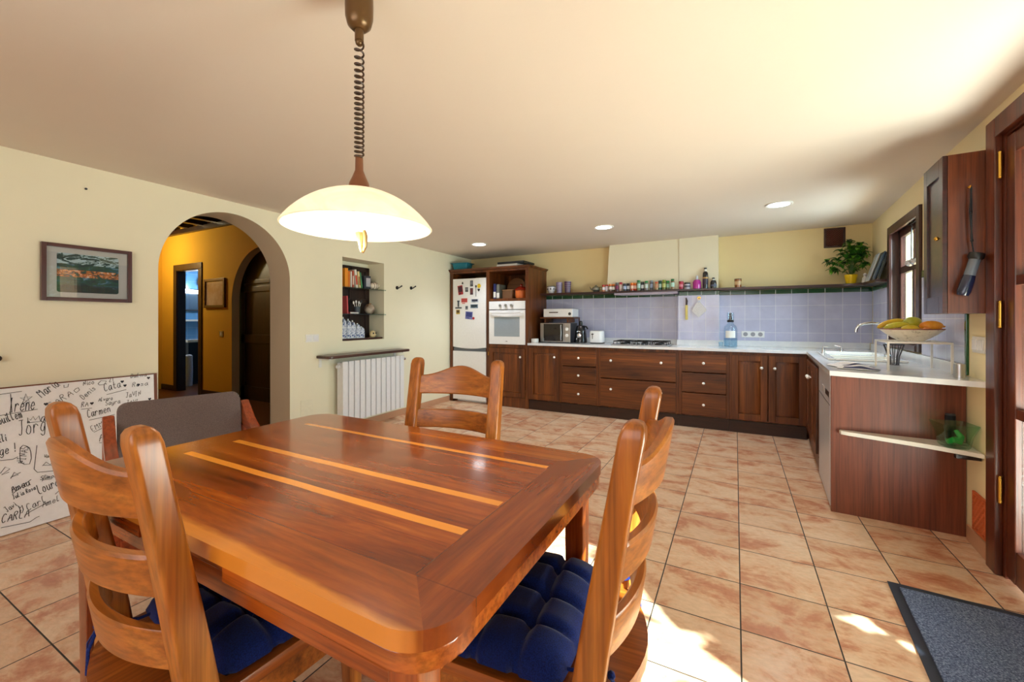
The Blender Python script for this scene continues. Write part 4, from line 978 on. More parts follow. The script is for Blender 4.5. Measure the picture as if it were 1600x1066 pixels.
side_door(3.985, 4.44, 4.40); side_door(4.443, 4.895, 4.483)
dw = thing('dishwasher', 'silver-white slim dishwasher beside the mahogany end panel', 'dishwasher', RW(0, 0), RR)
bm = NB(); box(bm, n0 + .03, -.05, 3.275, 3.925, .01, .852); obj('body', bm, M_DGREY, dw)
bm = NB(); box(bm, n0 - .006, n0 + .028, 3.262, 3.928, .02, .845, .004); dwd = obj('door', bm, plain('dishwasher_silver', (205, 206, 212), .3, metal=.25), dw)
bm = NB(); box(bm, n0 - .0075, n0 - .0062, 3.30, 3.50, .70, .735); obj('display', bm, M_BLACK, dwd)
bm = NB(); box(bm, n0 - .0075, n0 - .0062, 3.54, 3.68, .69, .74); obj('handle_recess', bm, M_WHITE, dwd)
bm = NB(); box(bm, n0 - .007, n0 - .0062, 3.262, 3.928, .655, .66); obj('seam', bm, M_DGREY, dwd)
ep = thing('end_panel', 'mahogany panel closing the end of the worktop run, facing the room', 'panel', RW(0, 0), RR)
bm = NB(); box(bm, -.60, -.004, 3.222, 3.244, .0, .8595, .002); obj('panel', bm, M_PANEL, ep)
es = thing('corner_shelf', 'white tapered shelf with rounded tip on the mahogany end panel', 'shelf', RW(0, 0), RR)
bm = NB(); P = [(-.555, 3.220), (-.562, 3.205), (-.555, 3.185), (-.52, 3.165), (-.40, 3.135), (-.2, 3.075), (-.06, 3.015), (-.006, 2.985), (-.004, 3.220)]
prism(bm, P, 'z', .497, .52, 0, .004, 2); obj('board', bm, plain('shelf_white', (226, 222, 212), .35), es)
bm = NB(); box(bm, -.10, -.005, 3.02, 3.05, .475, .4965, .003); obj('bracket', bm, M_DARK, es)
# candle holder and speaker on it
cx, cy, _ = RW(-.090, 3.085)
gb = thing('glass_candle_bowl', 'square green-tinted glass bowl with a green ornament inside, on the white shelf', 'bowl', (cx, cy, .5205), RR + .2)
bm = NB(); sq = lambda s, z: [(p[0], p[1], z) for p in rrect(s, s, .012, 3)]
rings(bm, [sq(.088, 0), sq(.100, .01), sq(.116, .07), sq(.150, .125), sq(.146, .128), sq(.104, .068), sq(.088, .018), sq(.03, .016)]); obj('bowl', bm, glass('green_glass', (232, 248, 238), .06, .02), gb)
bm = NB(); tube(bm, [(-.032, -.01, .028), (-.015, -.028, .045), (.012, -.02, .034), (.03, .0, .055), (.018, .02, .085)], [.012, .016, .016, .015, .010], 10); tube(bm, [(-.02, .02, .026), (.01, .02, .03), (.03, .01, .05)], .012, 8); obj('ornament', bm, plain('emerald', (14, 160, 70), .25, coat=.2), gb)
cx, cy, _ = RW(-.075, 3.194)
sp = thing('speaker', 'small black cylindrical speaker behind the green glass bowl', 'speaker', (cx, cy, .5205))
bm = NB(); lathe(bm, [(.001, 0), (.020, 0), (.022, .01), (.022, .145), (.0215, .15)], 20); obj('body', bm, plain('speaker_cloth', (16, 18, 26), .8), sp); bm = NB(); lathe(bm, [(.0215, .1505), (.0205, .158), (.001, .158)], 20); obj('top_cap', bm, M_DGREY, sp)
# ================================================================== WALL CABINET BY THE DOOR
wc = thing('wall_cabinet', 'mahogany wall cabinet beside the french door casing', 'cabinet', RW(0, 0), RR)
bm = NB(); box(bm, -.158, -.003, 2.912, 3.215, 1.232, 2.036, .002); obj('carcass', bm, wood('wall_cabinet_wood', (84, 38, 18), (112, 56, 28), (134, 72, 40), 'z', .32, .2), wc)
bm = NB(); n1 = -.178; s = .055
for a, b in ((2.912, 2.912 + s), (3.215 - s, 3.215)): box(bm, n1, n1 + .019, a, b, 1.232, 2.036, .003)
for a, b in ((1.232, 1.232 + .09), (2.036 - .09, 2.036)): box(bm, n1, n1 + .019, 2.912 + s, 3.215 - s, a, b, .003)
box(bm, n1 + .010, n1 + .018, 2.912 + s, 3.215 - s, 1.32, 1.95)
dd = obj('door', bm, M_SHELF, wc)
bm = NB(); ball(bm, (n1 - .014, 2.945, 1.62), .011, 10); cyl(bm, (n1 - .012, 2.945, 1.62), .004, .012, 'x', 8); obj('knob', bm, M_BRASS, dd)
# hanging flask on the cabinet side
hu = RW(-.085, 2.909)
hk = thing('wall_hook', 'small brass hook on the side of the wall cabinet', 'hook', (hu[0], hu[1], 1.86), RR)
bm = NB(); cyl(bm, (0, -.012, 0), .006, .012, 'y', 10); tube(bm, [(0, -.010, 0), (0, -.02, -.008), (0, -.026, .004)], .003, 6); obj('hook', bm, M_BRASS, hk)
tm = thing('infuser_flask', 'dark blue and clear flask hanging by a cord on the wall cabinet side', 'flask', (hu[0], hu[1] - .022, 1.86), RR)
bm = NB(); tube(bm, [(0, -.002, -.006), (.004, 0, -.12), (.002, 0, -.26), (.010, 0, -.33)], .003, 6); tube(bm, [(.003, -.001, -.005), (-.004, 0, -.12), (.006, 0, -.27)], .003, 6); ball(bm, (.0, 0, -.13), .007, 8); ball(bm, (.004, 0, -.268), .007, 8); obj('cord', bm, M_BLACK, tm)
R0 = Matrix.Rotation(math.radians(14), 3, 'Y')
def flask(name, prof, mat):
    bm = NB(); lathe(bm, prof, 20); bmesh.ops.rotate(bm, verts=bm.verts[:], cent=(0, 0, 0), matrix=R0); bmesh.ops.translate(bm, verts=bm.verts[:], vec=(.016, -.012, -.345)); return obj(name, bm, mat, tm)
flask('cap', [(.001, .012), (.028, .012), (.030, .004), (.030, -.012), (.024, -.02)], M_BLACK)
flask('body', [(.022, -.02), (.022, -.10)], plain('flask_clear', (92, 100, 112), .12, coat=.6)); flask('base', [(.023, -.10), (.025, -.13), (.026, -.18), (.021, -.20), (.001, -.202)], plain('flask_navy', (18, 26, 52), .2, coat=.5))
# terracotta vent low on the wall, lattice vent high on the back wall
vg = thing('vent_grille', 'terracotta lattice vent low on the wall beside the french door', 'vent', RW(-.001, 3.035, .0), RR)
def lattice(n, w, h, z0, bw, M, par, axis_y=True, bar=.008):
    bm = NB()
    for s in (1, -1):
        k = -w - h
        while k < w + h:
            pts = []
            for y in (-w / 2 + bw, w / 2 - bw):
                pts.append((y, s * (y) + k))
            (ya, za), (yb, zb) = pts
            # clip to height
            lo, hi = -h / 2 + bw, h / 2 - bw
            def clip(ya, za, yb, zb):
                if za > zb: ya, za, yb, zb = yb, zb, ya, za
                if zb < lo or za > hi: return None
                if za < lo: ya += (yb - ya) * (lo - za) / (zb - za); za = lo
                if zb > hi: yb = ya + (yb - ya) * (hi - za) / (zb - za); zb = hi
                return ya, za, yb, zb
            q = clip(ya, za, yb, zb)
            if q and math.hypot(q[2] - q[0], q[3] - q[1]) > .01:
                d = -.006 if s > 0 else -.009
                P = lambda y, z: (d, y, z + z0) if axis_y else (y, d, z + z0)
                tube(bm, [P(q[0], q[1]), P(q[2], q[3])], bar / 2, 4)
            k += bar * 3.0
    return obj('lattice', bm, M, par)
M_TERRA = plain('terracotta_vent', (196, 96, 48), .5)
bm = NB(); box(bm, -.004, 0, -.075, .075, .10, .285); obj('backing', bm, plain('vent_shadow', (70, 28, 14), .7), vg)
bm = NB()
for y0, y1, z0, z1 in ((-.085, -.068, .09, .295), (.068, .085, .09, .295), (-.068, .068, .09, .107), (-.068, .068, .278, .295)): box(bm, -.012, 0, y0, y1, z0, z1, .004)
obj('frame', bm, M_TERRA, vg); lattice(0, .15, .185, .1925, .004, M_TERRA, vg, True, .012)
vw = thing('vent_grille', 'dark wooden lattice vent high on the back wall above the plant', 'vent', (.955, 5.679, 2.095))
bm = NB(); box(bm, -.085, .085, -.004, 0, -.10, .10); obj('backing', bm, plain('vent_black', (24, 12, 10), .8), vw)
bm = NB()
for x0, x1, z0, z1 in ((-.095, -.075, -.107, .107), (.075, .095, -.107, .107), (-.075, .075, -.107, -.087), (-.075, .075, .087, .107)): box(bm, x0, x1, -.014, 0, z0, z1, .003)
obj('frame', bm, M_WIN, vw); lattice(0, .155, .18, 0, .003, plain('vent_lattice', (104, 58, 44), .5), vw, False, .007)

# ================================================================== LONG SHELF ALONG THE BACK WALL
ls = thing('plate_shelf', 'long dark wooden shelf running above the kitchen tiles', 'shelf', (0, 0, 0))
bm = NB()
prism(bm, [(-2.449, 5.43), (-.60, 5.43), (-.60, 5.46), (.98, 5.46), (1.13, 5.36), (1.135, 4.96), (1.228, 4.96), (1.266, 5.664), (-2.449, 5.664)], 'z', 1.548, 1.574, 0, .004, 2)
obj('board', bm, M_SHELF, ls)
eh = thing('extractor_hood', 'slim lilac grey extractor slot under the shelf above the cooktop', 'extractor hood', (-1.005, 5.56, 0))
bm = NB(); box(bm, -.385, .385, -.135, .07, 1.522, 1.5475, .003); obj('housing', bm, plain('extractor_lilac', (166, 156, 176), .35), eh)
bm = NB(); box(bm, -.33, .33, -.1, .04, 1.5185, 1.5218); obj('filter', bm, M_STEEL, eh)
SZ = 1.5745
# cups at the left end
cu = thing('mug', 'white bowl-shaped cup with dark blue pattern at the left end of the shelf', 'cup', (-2.315, 5.53, SZ)); bm = NB(); lathe(bm, [(.001, 0), (.036, 0), (.038, .012), (.058, .05), (.062, .10), (.058, .10), (.052, .05), (.03, .014), (.001, .012)], 28); obj('body', bm, plain('cup_white', (222, 224, 232), .2, coat=.4), cu)
bm = NB(); lathe(bm, [(.0605, .088), (.0628, .101), (.0600, .103)], 28, cap=False); [ball(bm, (.0585 * math.cos(a), .0585 * math.sin(a), .062), (.009, .009, .013), 8) for a in [k * PI / 4 + .2 for k in range(8)]]; obj('pattern', bm, plain('cup_cobalt', (24, 30, 60), .25), cu)
def stack(x, label, c1, c2, n, r, h):
    t = thing('glass_stack', label, 'tumbler', (x, 5.53, SZ), 0, 'lilac tumblers on the shelf')
    bm = NB(); lathe(bm, [(.001, 0), (r * .84, 0), (r, h), (r * .93, h), (r * .78, .006), (.001, .006)], 26); obj('body', bm, plain('tumbler_' + str(c1[0]), c1, .25, coat=.3), t)
    bm = NB()
    for k in range(n): z = h * (k + .6) / (n + .3); rr = r * (.84 + .16 * z / h) + .0008; lathe(bm, [(rr, z - h * .03), (rr + .0006, z), (rr, z + h * .03)], 26, cap=False)
    obj('bands', bm, plain('tumbler_band_' + str(c2[0]), c2, .25), t)
stack(-2.195, 'plain lilac tumbler right of the patterned cup', (150, 140, 176), (136, 126, 164), 2, .046, .155)
stack(-2.068, 'striped purple tumbler, right of the plain lilac one', (124, 104, 136), (70, 48, 84), 6, .048, .162)
tp = thing('teapot', 'small silvery teapot left of the spice jars', 'teapot', (-1.66, 5.52, SZ)); bm = NB(); lathe(bm, [(.001, 0), (.036, 0), (.054, .028), (.05, .058), (.026, .078), (.016, .082), (.008, .096), (.001, .098)], 24); obj('body', bm, plain('pewter', (150, 152, 140), .25, metal=.7), tp)
bm = NB(); tube(bm, [(-.045, 0, .03), (-.07, 0, .045), (-.085, 0, .075)], [.011, .008, .005], 8); obj('spout', bm, plain('pewter', (150, 152, 140), .25, metal=.7), tp)
bm = NB(); tube(bm, [(.042, 0, .065), (.075, 0, .062), (.08, 0, .035), (.045, 0, .022)], .005, 6); obj('handle', bm, plain('pewter', (150, 152, 140), .25, metal=.7), tp)
# spice jars: px, lid colour, body, label, height
SP = [(943, 'red', (196, 40, 44), (206, 130, 90), (236, 232, 240), .098), (948, 'red', (180, 34, 44), (226, 226, 230), (238, 226, 240), .100), (953.5, 'orange', (226, 122, 36), (110, 80, 74), (238, 228, 224), .102), (958.5, 'orange', (214, 110, 30), (96, 88, 70), (240, 236, 228), .102),
      (964, 'grey', (96, 104, 110), (84, 60, 70), (132, 50, 96), .122), (970, 'crimson', (184, 30, 60), (236, 202, 196), (240, 228, 228), .126), (976, 'navy', (44, 40, 54), (60, 70, 92), (178, 192, 226), .104), (981.5, 'black', (40, 30, 34), (66, 74, 92), (206, 214, 232), .106),
      (987.5, 'orange', (236, 130, 34), (206, 76, 34), (240, 206, 184), .110), (992.5, 'orange', (232, 138, 44), (206, 66, 40), (238, 200, 186), .110), (998, 'green', (22, 120, 56), (120, 150, 120), (196, 232, 224), .142), (1004, 'black', (36, 40, 40), (60, 54, 70), (226, 228, 232), .120),
      (1010, 'green', (20, 140, 60), (140, 130, 130), (206, 224, 222), .128), (1018, 'grey', (130, 140, 150), (80, 84, 96), (150, 160, 186), .134), (1026, 'rust', (196, 84, 40), (190, 160, 110), (206, 150, 120), .110), (1031.5, 'teal', (30, 84, 74), (36, 120, 110), (190, 224, 220), .126), (1037.5, 'lime', (150, 170, 50), (120, 130, 60), (200, 206, 130), .132), (1043.5, 'green', (16, 130, 64), (110, 116, 84), (150, 196, 180), .118), (1051, 'green', (14, 96, 44), (150, 120, 90), (190, 236, 226), .140)]
ORD = ['first', 'second', 'third', 'fourth', 'fifth', 'sixth', 'seventh', 'eighth', 'ninth', 'tenth', 'eleventh', 'twelfth', 'thirteenth', 'fourteenth', 'fifteenth', 'sixteenth', 'seventeenth', 'eighteenth', 'last']
for k, (px, ln, lc, bc, lab, h) in enumerate(SP):
    a = (px - 800) / 653.15; ang = math.atan(a) - .490444; y = 5.485 + (.02 if k % 2 else 0); x = y * math.tan(ang)
    hh = h * .92
    t = thing('spice_jar', 'spice jar with %s lid, %s from the left in the row on the shelf' % (ln, ORD[k]), 'jar', (x, y, SZ), 0, 'spice jars on the shelf above the cooktop')
    r = .0205
    bm = NB(); lathe(bm, [(.001, 0), (r, 0), (r, hh * .74), (r * .85, hh * .80)], 16); obj('body', bm, plain('spice_%d' % k, bc, .2, coat=.4), t)
    bm = NB(); lathe(bm, [(r + .0006, hh * .25), (r + .0006, hh * .66)], 16, cap=False); obj('paper_label', bm, plain('spice_label_%d' % k, lab, .5), t)
    bm = NB(); lathe(bm, [(r * .93, hh * .79), (r * .93, hh), (.001, hh)], 16); obj('lid', bm, plain('lid_' + '%d%d%d' % lc, lc, .35), t)
def bottle(label, cat, x, prof, parts, y=5.505, name='bottle'):
    t = thing(name, label, cat, (x, y, SZ)); bm = NB(); lathe(bm, prof, 20); obj('body', bm, parts[0], t)
    for nm, pr, m in parts[1:]: bm = NB(); lathe(bm, pr, 20, cap=pr[-1][0] < .002); obj(nm, bm, m, t)
M_PINKG = plain('magenta_liquid', (190, 50, 160), .15, coat=.5)
bottle('crimson canned jar at the left edge of the pilaster shelf', 'jar', -.585, [(.001, 0), (.026, 0), (.026, .085)], [plain('crimson_can', (180, 34, 70), .3), ('paper_label', [(.0266, .03), (.0266, .06)], plain('can_label', (226, 150, 170), .5)), ('lid', [(.027, .085), (.027, .098), (.001, .098)], plain('can_lid', (150, 24, 40), .3))], name='jar')
bottle('short white jar with black lid beside the crimson jar', 'jar', -.515, [(.001, 0), (.033, 0), (.033, .06)], [plain('white_jar', (206, 206, 218), .3), ('paper_label', [(.0336, .02), (.0336, .045)], plain('jar_print', (96, 100, 120), .5)), ('lid', [(.034, .06), (.034, .078), (.001, .078)], M_BLACK)], name='jar')
bottle('magenta pink bottle with clear spray top on the shelf', 'bottle', -.408, [(.001, 0), (.044, 0), (.046, .08), (.034, .105), (.018, .112)], [M_PINKG, ('spray_top', [(.014, .112), (.015, .135), (.011, .158), (.001, .16)], plain('clear_cap', (206, 214, 226), .15))])
bottle('tall dark oil bottle with pale neck on the shelf', 'bottle', -.315, [(.001, 0), (.029, 0), (.030, .16), (.028, .188), (.014, .205)], [plain('dark_bottle', (20, 18, 26), .15, coat=.5), ('paper_label', [(.0305, .05), (.0306, .14)], plain('dark_label', (60, 50, 70), .4)), ('band', [(.0308, .118), (.0308, .135)], plain('gold_band', (200, 160, 90), .4)), ('neck', [(.014, .205), (.013, .232)], M_WHITEM), ('cap', [(.0165, .232), (.0165, .248), (.001, .248)], M_BLACK)])
bottle('short black bottle with white neck, right of the tall oil bottle', 'bottle', -.228, [(.001, 0), (.032, 0), (.034, .07), (.026, .092), (.013, .098)], [plain('black_bottle', (24, 24, 34), .15, coat=.5), ('paper_label', [(.0345, .02), (.0347, .045)], plain('slate_label', (90, 96, 120), .4)), ('neck', [(.013, .098), (.012, .112)], M_WHITEM), ('cap', [(.015, .112), (.014, .126), (.001, .126)], M_BLACK)])
bottle('amber and gold glass jar standing alone on the shelf', 'jar', .028, [(.001, 0), (.034, 0), (.038, .085), (.037, .095)], [plain('amber_glass', (150, 90, 40), .15, coat=.5), ('paper_label', [(.0365, .03), (.0385, .07)], plain('amber_label', (206, 176, 130), .4)), ('rim', [(.0375, .092), (.039, .1), (.001, .1)], plain('amber_rim', (84, 44, 20), .3))], name='jar')
sb = thing('shell', 'small pale shell beside the amber jar on the shelf', 'shell', (.085, 5.51, SZ + .001)); bm = NB(); ball(bm, (0, 0, .008), (.022, .012, .008), 10); obj('body', bm, plain('shell_pale', (206, 196, 180), .4), sb)

# potted plant
pp = thing('potted_plant', 'bushy green plant in a yellow ribbed pot on the corner of the shelf', 'plant', (1.07, 5.54, SZ))
bm = NB(); rs = []
for k in range(15):
    z = .098 * k / 14; r = .040 + .016 * k / 14 + (.0016 if k % 2 else 0); rs.append((r, z))
lathe(bm, [(.001, 0)] + rs + [(.052, .098), (.05, .085), (.001, .085)], 28); obj('pot', bm, plain('yellow_pot', (236, 200, 20), .35), pp)
bm = NB(); stems = []
random.seed(21)
for k in range(20):
    a = random.uniform(0, 2 * PI); L = random.uniform(.13, .33); el = random.uniform(.3, 1.5)
    e = Vector((math.cos(a) * math.cos(el) * L * 1.05, math.sin(a) * math.cos(el) * L * .55, .09 + math.sin(el) * L * 1.15))
    if e.y > .09: e.y = .09
    e.x = min(e.x, .13)
    m_ = Vector((e.x * .3, e.y * .3, .09 + (e.z - .09) * .6)); tube(bm, [(random.uniform(-.015, .015), random.uniform(-.015, .015), .08), m_, e], .0028, 5); stems.append((m_, e))
obj('stems', bm, plain('plant_stem', (70, 96, 36), .6), pp)
bm = NB()
def lf(c, d, L, W, mi):
    d = d.normalized(); up = Vector((0, 0, 1)); s_ = d.cross(up); s_ = s_.normalized() if s_.length > .01 else Vector((1, 0, 0)); n_ = s_.cross(d)
    rows = []
    for t, wv, dz in ((0, .05, 0), (.2, .7, .01), (.45, 1, .012), (.7, .72, .004), (.9, .3, -.012), (1, .02, -.02)):
        p = c + d * L * t + n_ * dz; rows.append((bm.verts.new(p - s_ * W * wv + n_ * .006), bm.verts.new(p), bm.verts.new(p + s_ * W * wv + n_ * .006)))
    for q, r_ in zip(rows[:-1], rows[1:]):
        for i in (0, 1): f = bm.faces.new((q[i], q[i + 1], r_[i + 1], r_[i])); f.material_index = mi
for m_, e in stems:
    for j in range(15):
        t = random.uniform(.25, 1.0); c = m_.lerp(e, t); a = random.uniform(0, 2 * PI)
        d = Vector((math.cos(a), math.sin(a) * .6, random.uniform(-.5, .5))) + (e - m_).normalized() * .5
        if c.y + d.y * .06 > .12: d.y = -abs(d.y)
        if c.x + d.x * .075 > .165: d.x = -abs(d.x)
        lf(c, d, random.uniform(.05, .085), random.uniform(.018, .03), random.choice((0, 0, 0, 1, 1, 2)))
obj('foliage', bm, [plain('leaf_green', (58, 124, 34), .4), plain('leaf_light', (104, 164, 48), .4), plain('leaf_dark', (26, 68, 34), .4)], pp)
# figurine and frames in the corner
fg = thing('figurine', 'small white figurine on the shelf right of the plant', 'figurine', (1.165, 5.44, SZ)); bm = NB(); lathe(bm, [(.001, 0), (.028, 0), (.026, .03), (.016, .055), (.012, .07)], 14); ball(bm, (0, 0, .085), .017, 10); ball(bm, (-.015, -.005, .045), (.011, .011, .014), 8); obj('body', bm, plain('figurine_white', (226, 222, 220), .35), fg)
for k, (x, y, lb, c) in enumerate(((1.195, 5.28, 'front white photo print leaning against the window wall on the shelf', (206, 216, 226)), (1.208, 5.16, 'second photo print with blue edge leaning behind the white one', (70, 96, 120)), (1.214, 5.04, 'dark framed print nearest the window casing on the shelf', (34, 38, 46)))):
    t = thing('photo_print', lb, 'picture', (x - .055, y, SZ), -.06, 'prints leaning in the shelf corner')
    bm = NB(); box(bm, 0, .008, -.09, .09, 0, .28, .002); box(bm, -.002, 0, -.075, .075, .02, .26); bmesh.ops.rotate(bm, verts=bm.verts[:], cent=(0, 0, 0), matrix=Matrix.Rotation(math.radians(17), 3, 'Y')); obj('print', bm, plain('print_%d' % k, c, .25, coat=.3), t)

# ================================================================== ON THE BACK TILES
st = thing('wall_socket', 'white triple power socket on the lilac tiles', 'socket', (.183, 5.668, 1.03)); bm = NB(); box(bm, -.118, .118, -.009, 0, -.037, .037, .003); obj('cover_plate', bm, M_WHITE, st)
for x in (-.076, 0, .076):
    bm = NB(); cyl(bm, (x, -.0105, 0), .024, .0015, 'y', 20); obj('outlet', bm, plain('outlet_grey', (150, 152, 160), .4), st)
ph_ = thing('wall_hook', 'round brass hook on the tiled pilaster', 'hook', (-.385, 5.5185, 1.462)); bm = NB(); cyl(bm, (0, -.006, 0), .02, .006, 'y', 18); tube(bm, [(0, -.006, 0), (0, -.022, -.006), (0, -.024, .008)], .004, 6); obj('hook', bm, M_BRASS, ph_)
po = thing('potholder', 'white quilted potholder hanging from the brass hook', 'potholder', (-.385, 5.5194, 1.455)); bm = NB(); prism(bm, [(-.01, -.045), (.02, -.05), (.082, -.13), (.078, -.15), (0, -.225), (-.015, -.222), (-.078, -.15), (-.078, -.13), (-.03, -.05)], 'y', -.018, -.0, 0, .004, 2); obj('pad', bm, fabric('quilted_white', (214, 212, 214), (236, 234, 236), 120, bump=.5), po)
bm = NB(); tube(bm, [(-.008, -.014, -.05), (-.01, -.022, .0), (0, -.024, .012), (.01, -.022, 0), (.012, -.014, -.05)], .003, 6); obj('loop', bm, M_WHITEM, po)
bp = thing('bottle_opener', 'slim yellow-handled opener hanging on the tiled pilaster', 'opener', (-.525, 5.5185, 1.47)); bm = NB(); box(bm, -.015, .015, -.016, -.004, -.27, -.09, .005); obj('handle', bm, plain('opener_yellow', (224, 206, 120), .4), bp)
bm = NB(); tube(bm, [(0, -.008, -.09), (.004, -.008, -.04), (-.004, -.008, 0)], [.010, .012, .006], 8); obj('loop', bm, plain('opener_dark', (66, 44, 40), .4), bp)

# ================================================================== ON THE WORKTOP
CZ = .8905
ck = thing('gas_cooktop', 'steel gas cooktop with black pan supports on the worktop', 'cooktop', (-1.02, 5.33, CZ))
bm = NB(); box(bm, -.33, .33, -.235, .21, 0, .012, .005); obj('tray', bm, M_STEEL, ck)
for x, y in ((-.2, .09), (-.2, -.10), (.02, .09), (.21, .09), (.21, -.10)):
    bm = NB(); cyl(bm, (x, y, .012), .042, .012, 'z', 20); cyl(bm, (x, y, .024), .030, .008, 'z', 20); obj('burner', bm, M_BLACK, ck)
for x0, x1 in ((-.315, -.105), (-.095, .105), (.115, .315)):
    bm = NB()
    for y in (-.165, .005, .175): tube(bm, [(x0 + .005, y, .012), (x0 + .005, y, .046), (x1 - .005, y, .046), (x1 - .005, y, .012)], .0055, 6)
    for x in (x0 + .005, (x0 + x1) / 2, x1 - .005): tube(bm, [(x, -.165, .046), (x, .175, .046)], .0055, 6)
    obj('pan_support', bm, M_BLACK, ck)
for x in (-.045, .0, .045, .09):
    bm = NB(); cyl(bm, (x + .0, -.205, .012), .015, .018, 'z', 14); obj('knob', bm, M_DGREY, ck)
mw = thing('microwave', 'silver microwave oven with dark door on the worktop beside the tall unit', 'microwave', (-2.165, 5.42, CZ), .04)
bm = NB(); box(bm, -.215, .215, -.115, .19, .008, .265, .004); box(bm, -.19, -.16, -.1, -.07, 0, .01); box(bm, .16, .19, -.1, -.07, 0, .01); box(bm, -.19, .19, .14, .17, 0, .01); obj('body', bm, M_DGREY, mw)
bm = NB(); box(bm, -.215, .125, -.135, -.115, .008, .265, .004); md = obj('door', bm, M_STEEL, mw)
bm = NB(); box(bm, -.165, .115, -.1365, -.135, .02, .255); obj('window', bm, plain('microwave_glass', (14, 14, 18), .08, coat=.6), md)
bm = NB(); tube(bm, [(.085, -.137, .035), (.09, -.158, .06), (.095, -.162, .14), (.09, -.158, .215), (.085, -.137, .24)], .008, 8); obj('handle', bm, M_STEEL, md)
bm = NB(); box(bm, .128, .215, -.135, -.115, .008, .265, .004); mp = obj('control_panel', bm, M_STEEL, mw)
for z in (.185, .10):
    bm = NB(); cyl(bm, (.172, -.15, z), .022, .015, 'y', 18); obj('knob', bm, M_WHITE, mp)
ms = thing('appliance_stand', 'brown wooden stand over the microwave carrying a white box', 'stand', (-2.155, 5.45, CZ), .04)
bm = NB(); box(bm, -.24, .24, -.14, .17, .325, .345, .004); obj('board', bm, M_CABX, ms)
for x in (-.17, .155): bm = NB(); box(bm, x - .012, x + .012, -.13, .16, .272, .325, .004); obj('bracket', bm, M_CABZ, ms)
for x in (-.2335, .2335): bm = NB(); box(bm, x - .0055, x + .0055, .14, .165, 0, .325); obj('leg', bm, M_CABZ, ms)
bb = thing('bread_bin', 'white bread bin with dark slot handle on the stand above the microwave', 'bread bin', (-2.135, 5.45, CZ + .3455), .04)
bm = NB(); box(bm, -.215, .205, -.13, .15, 0, .115, .012, 3); obj('body', bm, M_WHITE, bb); bm = NB(); box(bm, -.13, .0, -.134, -.130, .058, .072, .001); obj('handle_slot', bm, plain('slot_brown', (74, 60, 52), .5), bb)
bm = NB(); cyl(bm, (.165, -.134, .045), .02, .004, 'y', 16); obj('dial', bm, M_DGREY, bb)
wb = thing('small_box', 'small white box on the worktop left of the microwave', 'box', (-2.42, 5.16, CZ)); bm = NB(); box(bm, -.02, .055, -.04, .04, 0, .055, .005); obj('body', bm, M_WHITEM, wb)
cm = thing('coffee_maker', 'black espresso machine between the microwave and toaster', 'coffee maker', (-1.842, 5.42, CZ))
bm = NB(); lathe(bm, [(.001, 0), (.088, 0), (.090, .02), (.084, .06), (.072, .16), (.058, .215), (.045, .232), (.001, .235)], 24); obj('body', bm, plain('espresso_black', (20, 20, 26), .2, coat=.4), cm)
bm = NB(); cyl(bm, (0, 0, .235), .028, .03, 'z', 16); ball(bm, (0, 0, .272), .026, 12); obj('boiler_cap', bm, M_BLACK, cm)
bm = NB(); tube(bm, [(.04, 0, .225), (.085, -.01, .215), (.10, -.01, .185)], .011, 8); obj('handle', bm, M_BLACK, cm)
bm = NB(); ball(bm, (0, -.07, .10), (.032, .022, .036), 12); tube(bm, [(-.02, -.085, .15), (0, -.095, .16), (.02, -.085, .15)], .008, 6); ball(bm, (-.03, -.07, .055), .014, 8); obj('carafe', bm, M_CHROME, cm)
ts = thing('toaster', 'white rounded toaster on the worktop left of the cooktop', 'toaster', (-1.610, 5.40, CZ), .05)
bm = NB(); rings(bm, [[(p[0], p[1], z) for p in rrect(.185 * k, .15 * k, .05 * k, 6)] for z, k in ((.012, .95), (.02, 1), (.10, 1.0), (.150, .97), (.162, .90), (.164, .8))]); obj('body', bm, M_WHITE, ts)
bm = NB(); rings(bm, [[(p[0], p[1], z) for p in rrect(.18, .145, .05, 6)] for z in (0, .012)]); obj('base', bm, M_DGREY, ts)
bm = NB(); box(bm, -.055, .055, -.028, -.008, .1625, .166); box(bm, -.055, .055, .012, .032, .1625, .166); obj('slots', bm, M_BLACK, ts)
bm = NB(); box(bm, -.045, -.038, -.0775, -.073, .06, .135); box(bm, -.056, -.026, -.09, -.074, .115, .127, .003); obj('lever', bm, M_BLACK, ts)
wbt = thing('water_carafe', 'large clear water bottle with black spray tap and paper label on the worktop', 'bottle', (-.048, 5.40, CZ))
M_CLEARB = glass('bottle_glass', (236, 245, 250), .12, .03)
bm = NB(); lathe(bm, [(.001, .002), (.068, 0), (.070, .01), (.070, .20), (.062, .235), (.034, .262), (.028, .275), (.028, .285)], 28); obj('body', bm, M_CLEARB, wbt)
bm = NB(); lathe(bm, [(.001, .006), (.0675, .005), (.0675, .10), (.001, .10)], 28); obj('water', bm, glass('water', (224, 240, 249), .08, .02), wbt)
bm = NB(); lathe(bm, [(.034, .283), (.036, .30), (.03, .305), (.018, .31), (.013, .36), (.013, .385), (.006, .39), (.001, .39)], 18); obj('tap', bm, M_BLACK, wbt)
bm = NB(); rings(bm, [[(.0712 * math.sin(a), -.0712 * math.cos(a), z) for a in [(-.75 + 1.5 * k / 12) for k in range(13)]] + [(.0702 * math.sin(a), -.0702 * math.cos(a), z) for a in [(.75 - 1.5 * k / 12) for k in range(13)]] for z in (.105, .185)]); obj('paper_label', bm, M_WHITEM, wbt)
bm = NB(); lathe(bm, [(.036, .30), (.037, .34), (.036, .392), (.034, .392)], 20, cap=False); obj('clear_cover', bm, M_CLEARB, wbt)
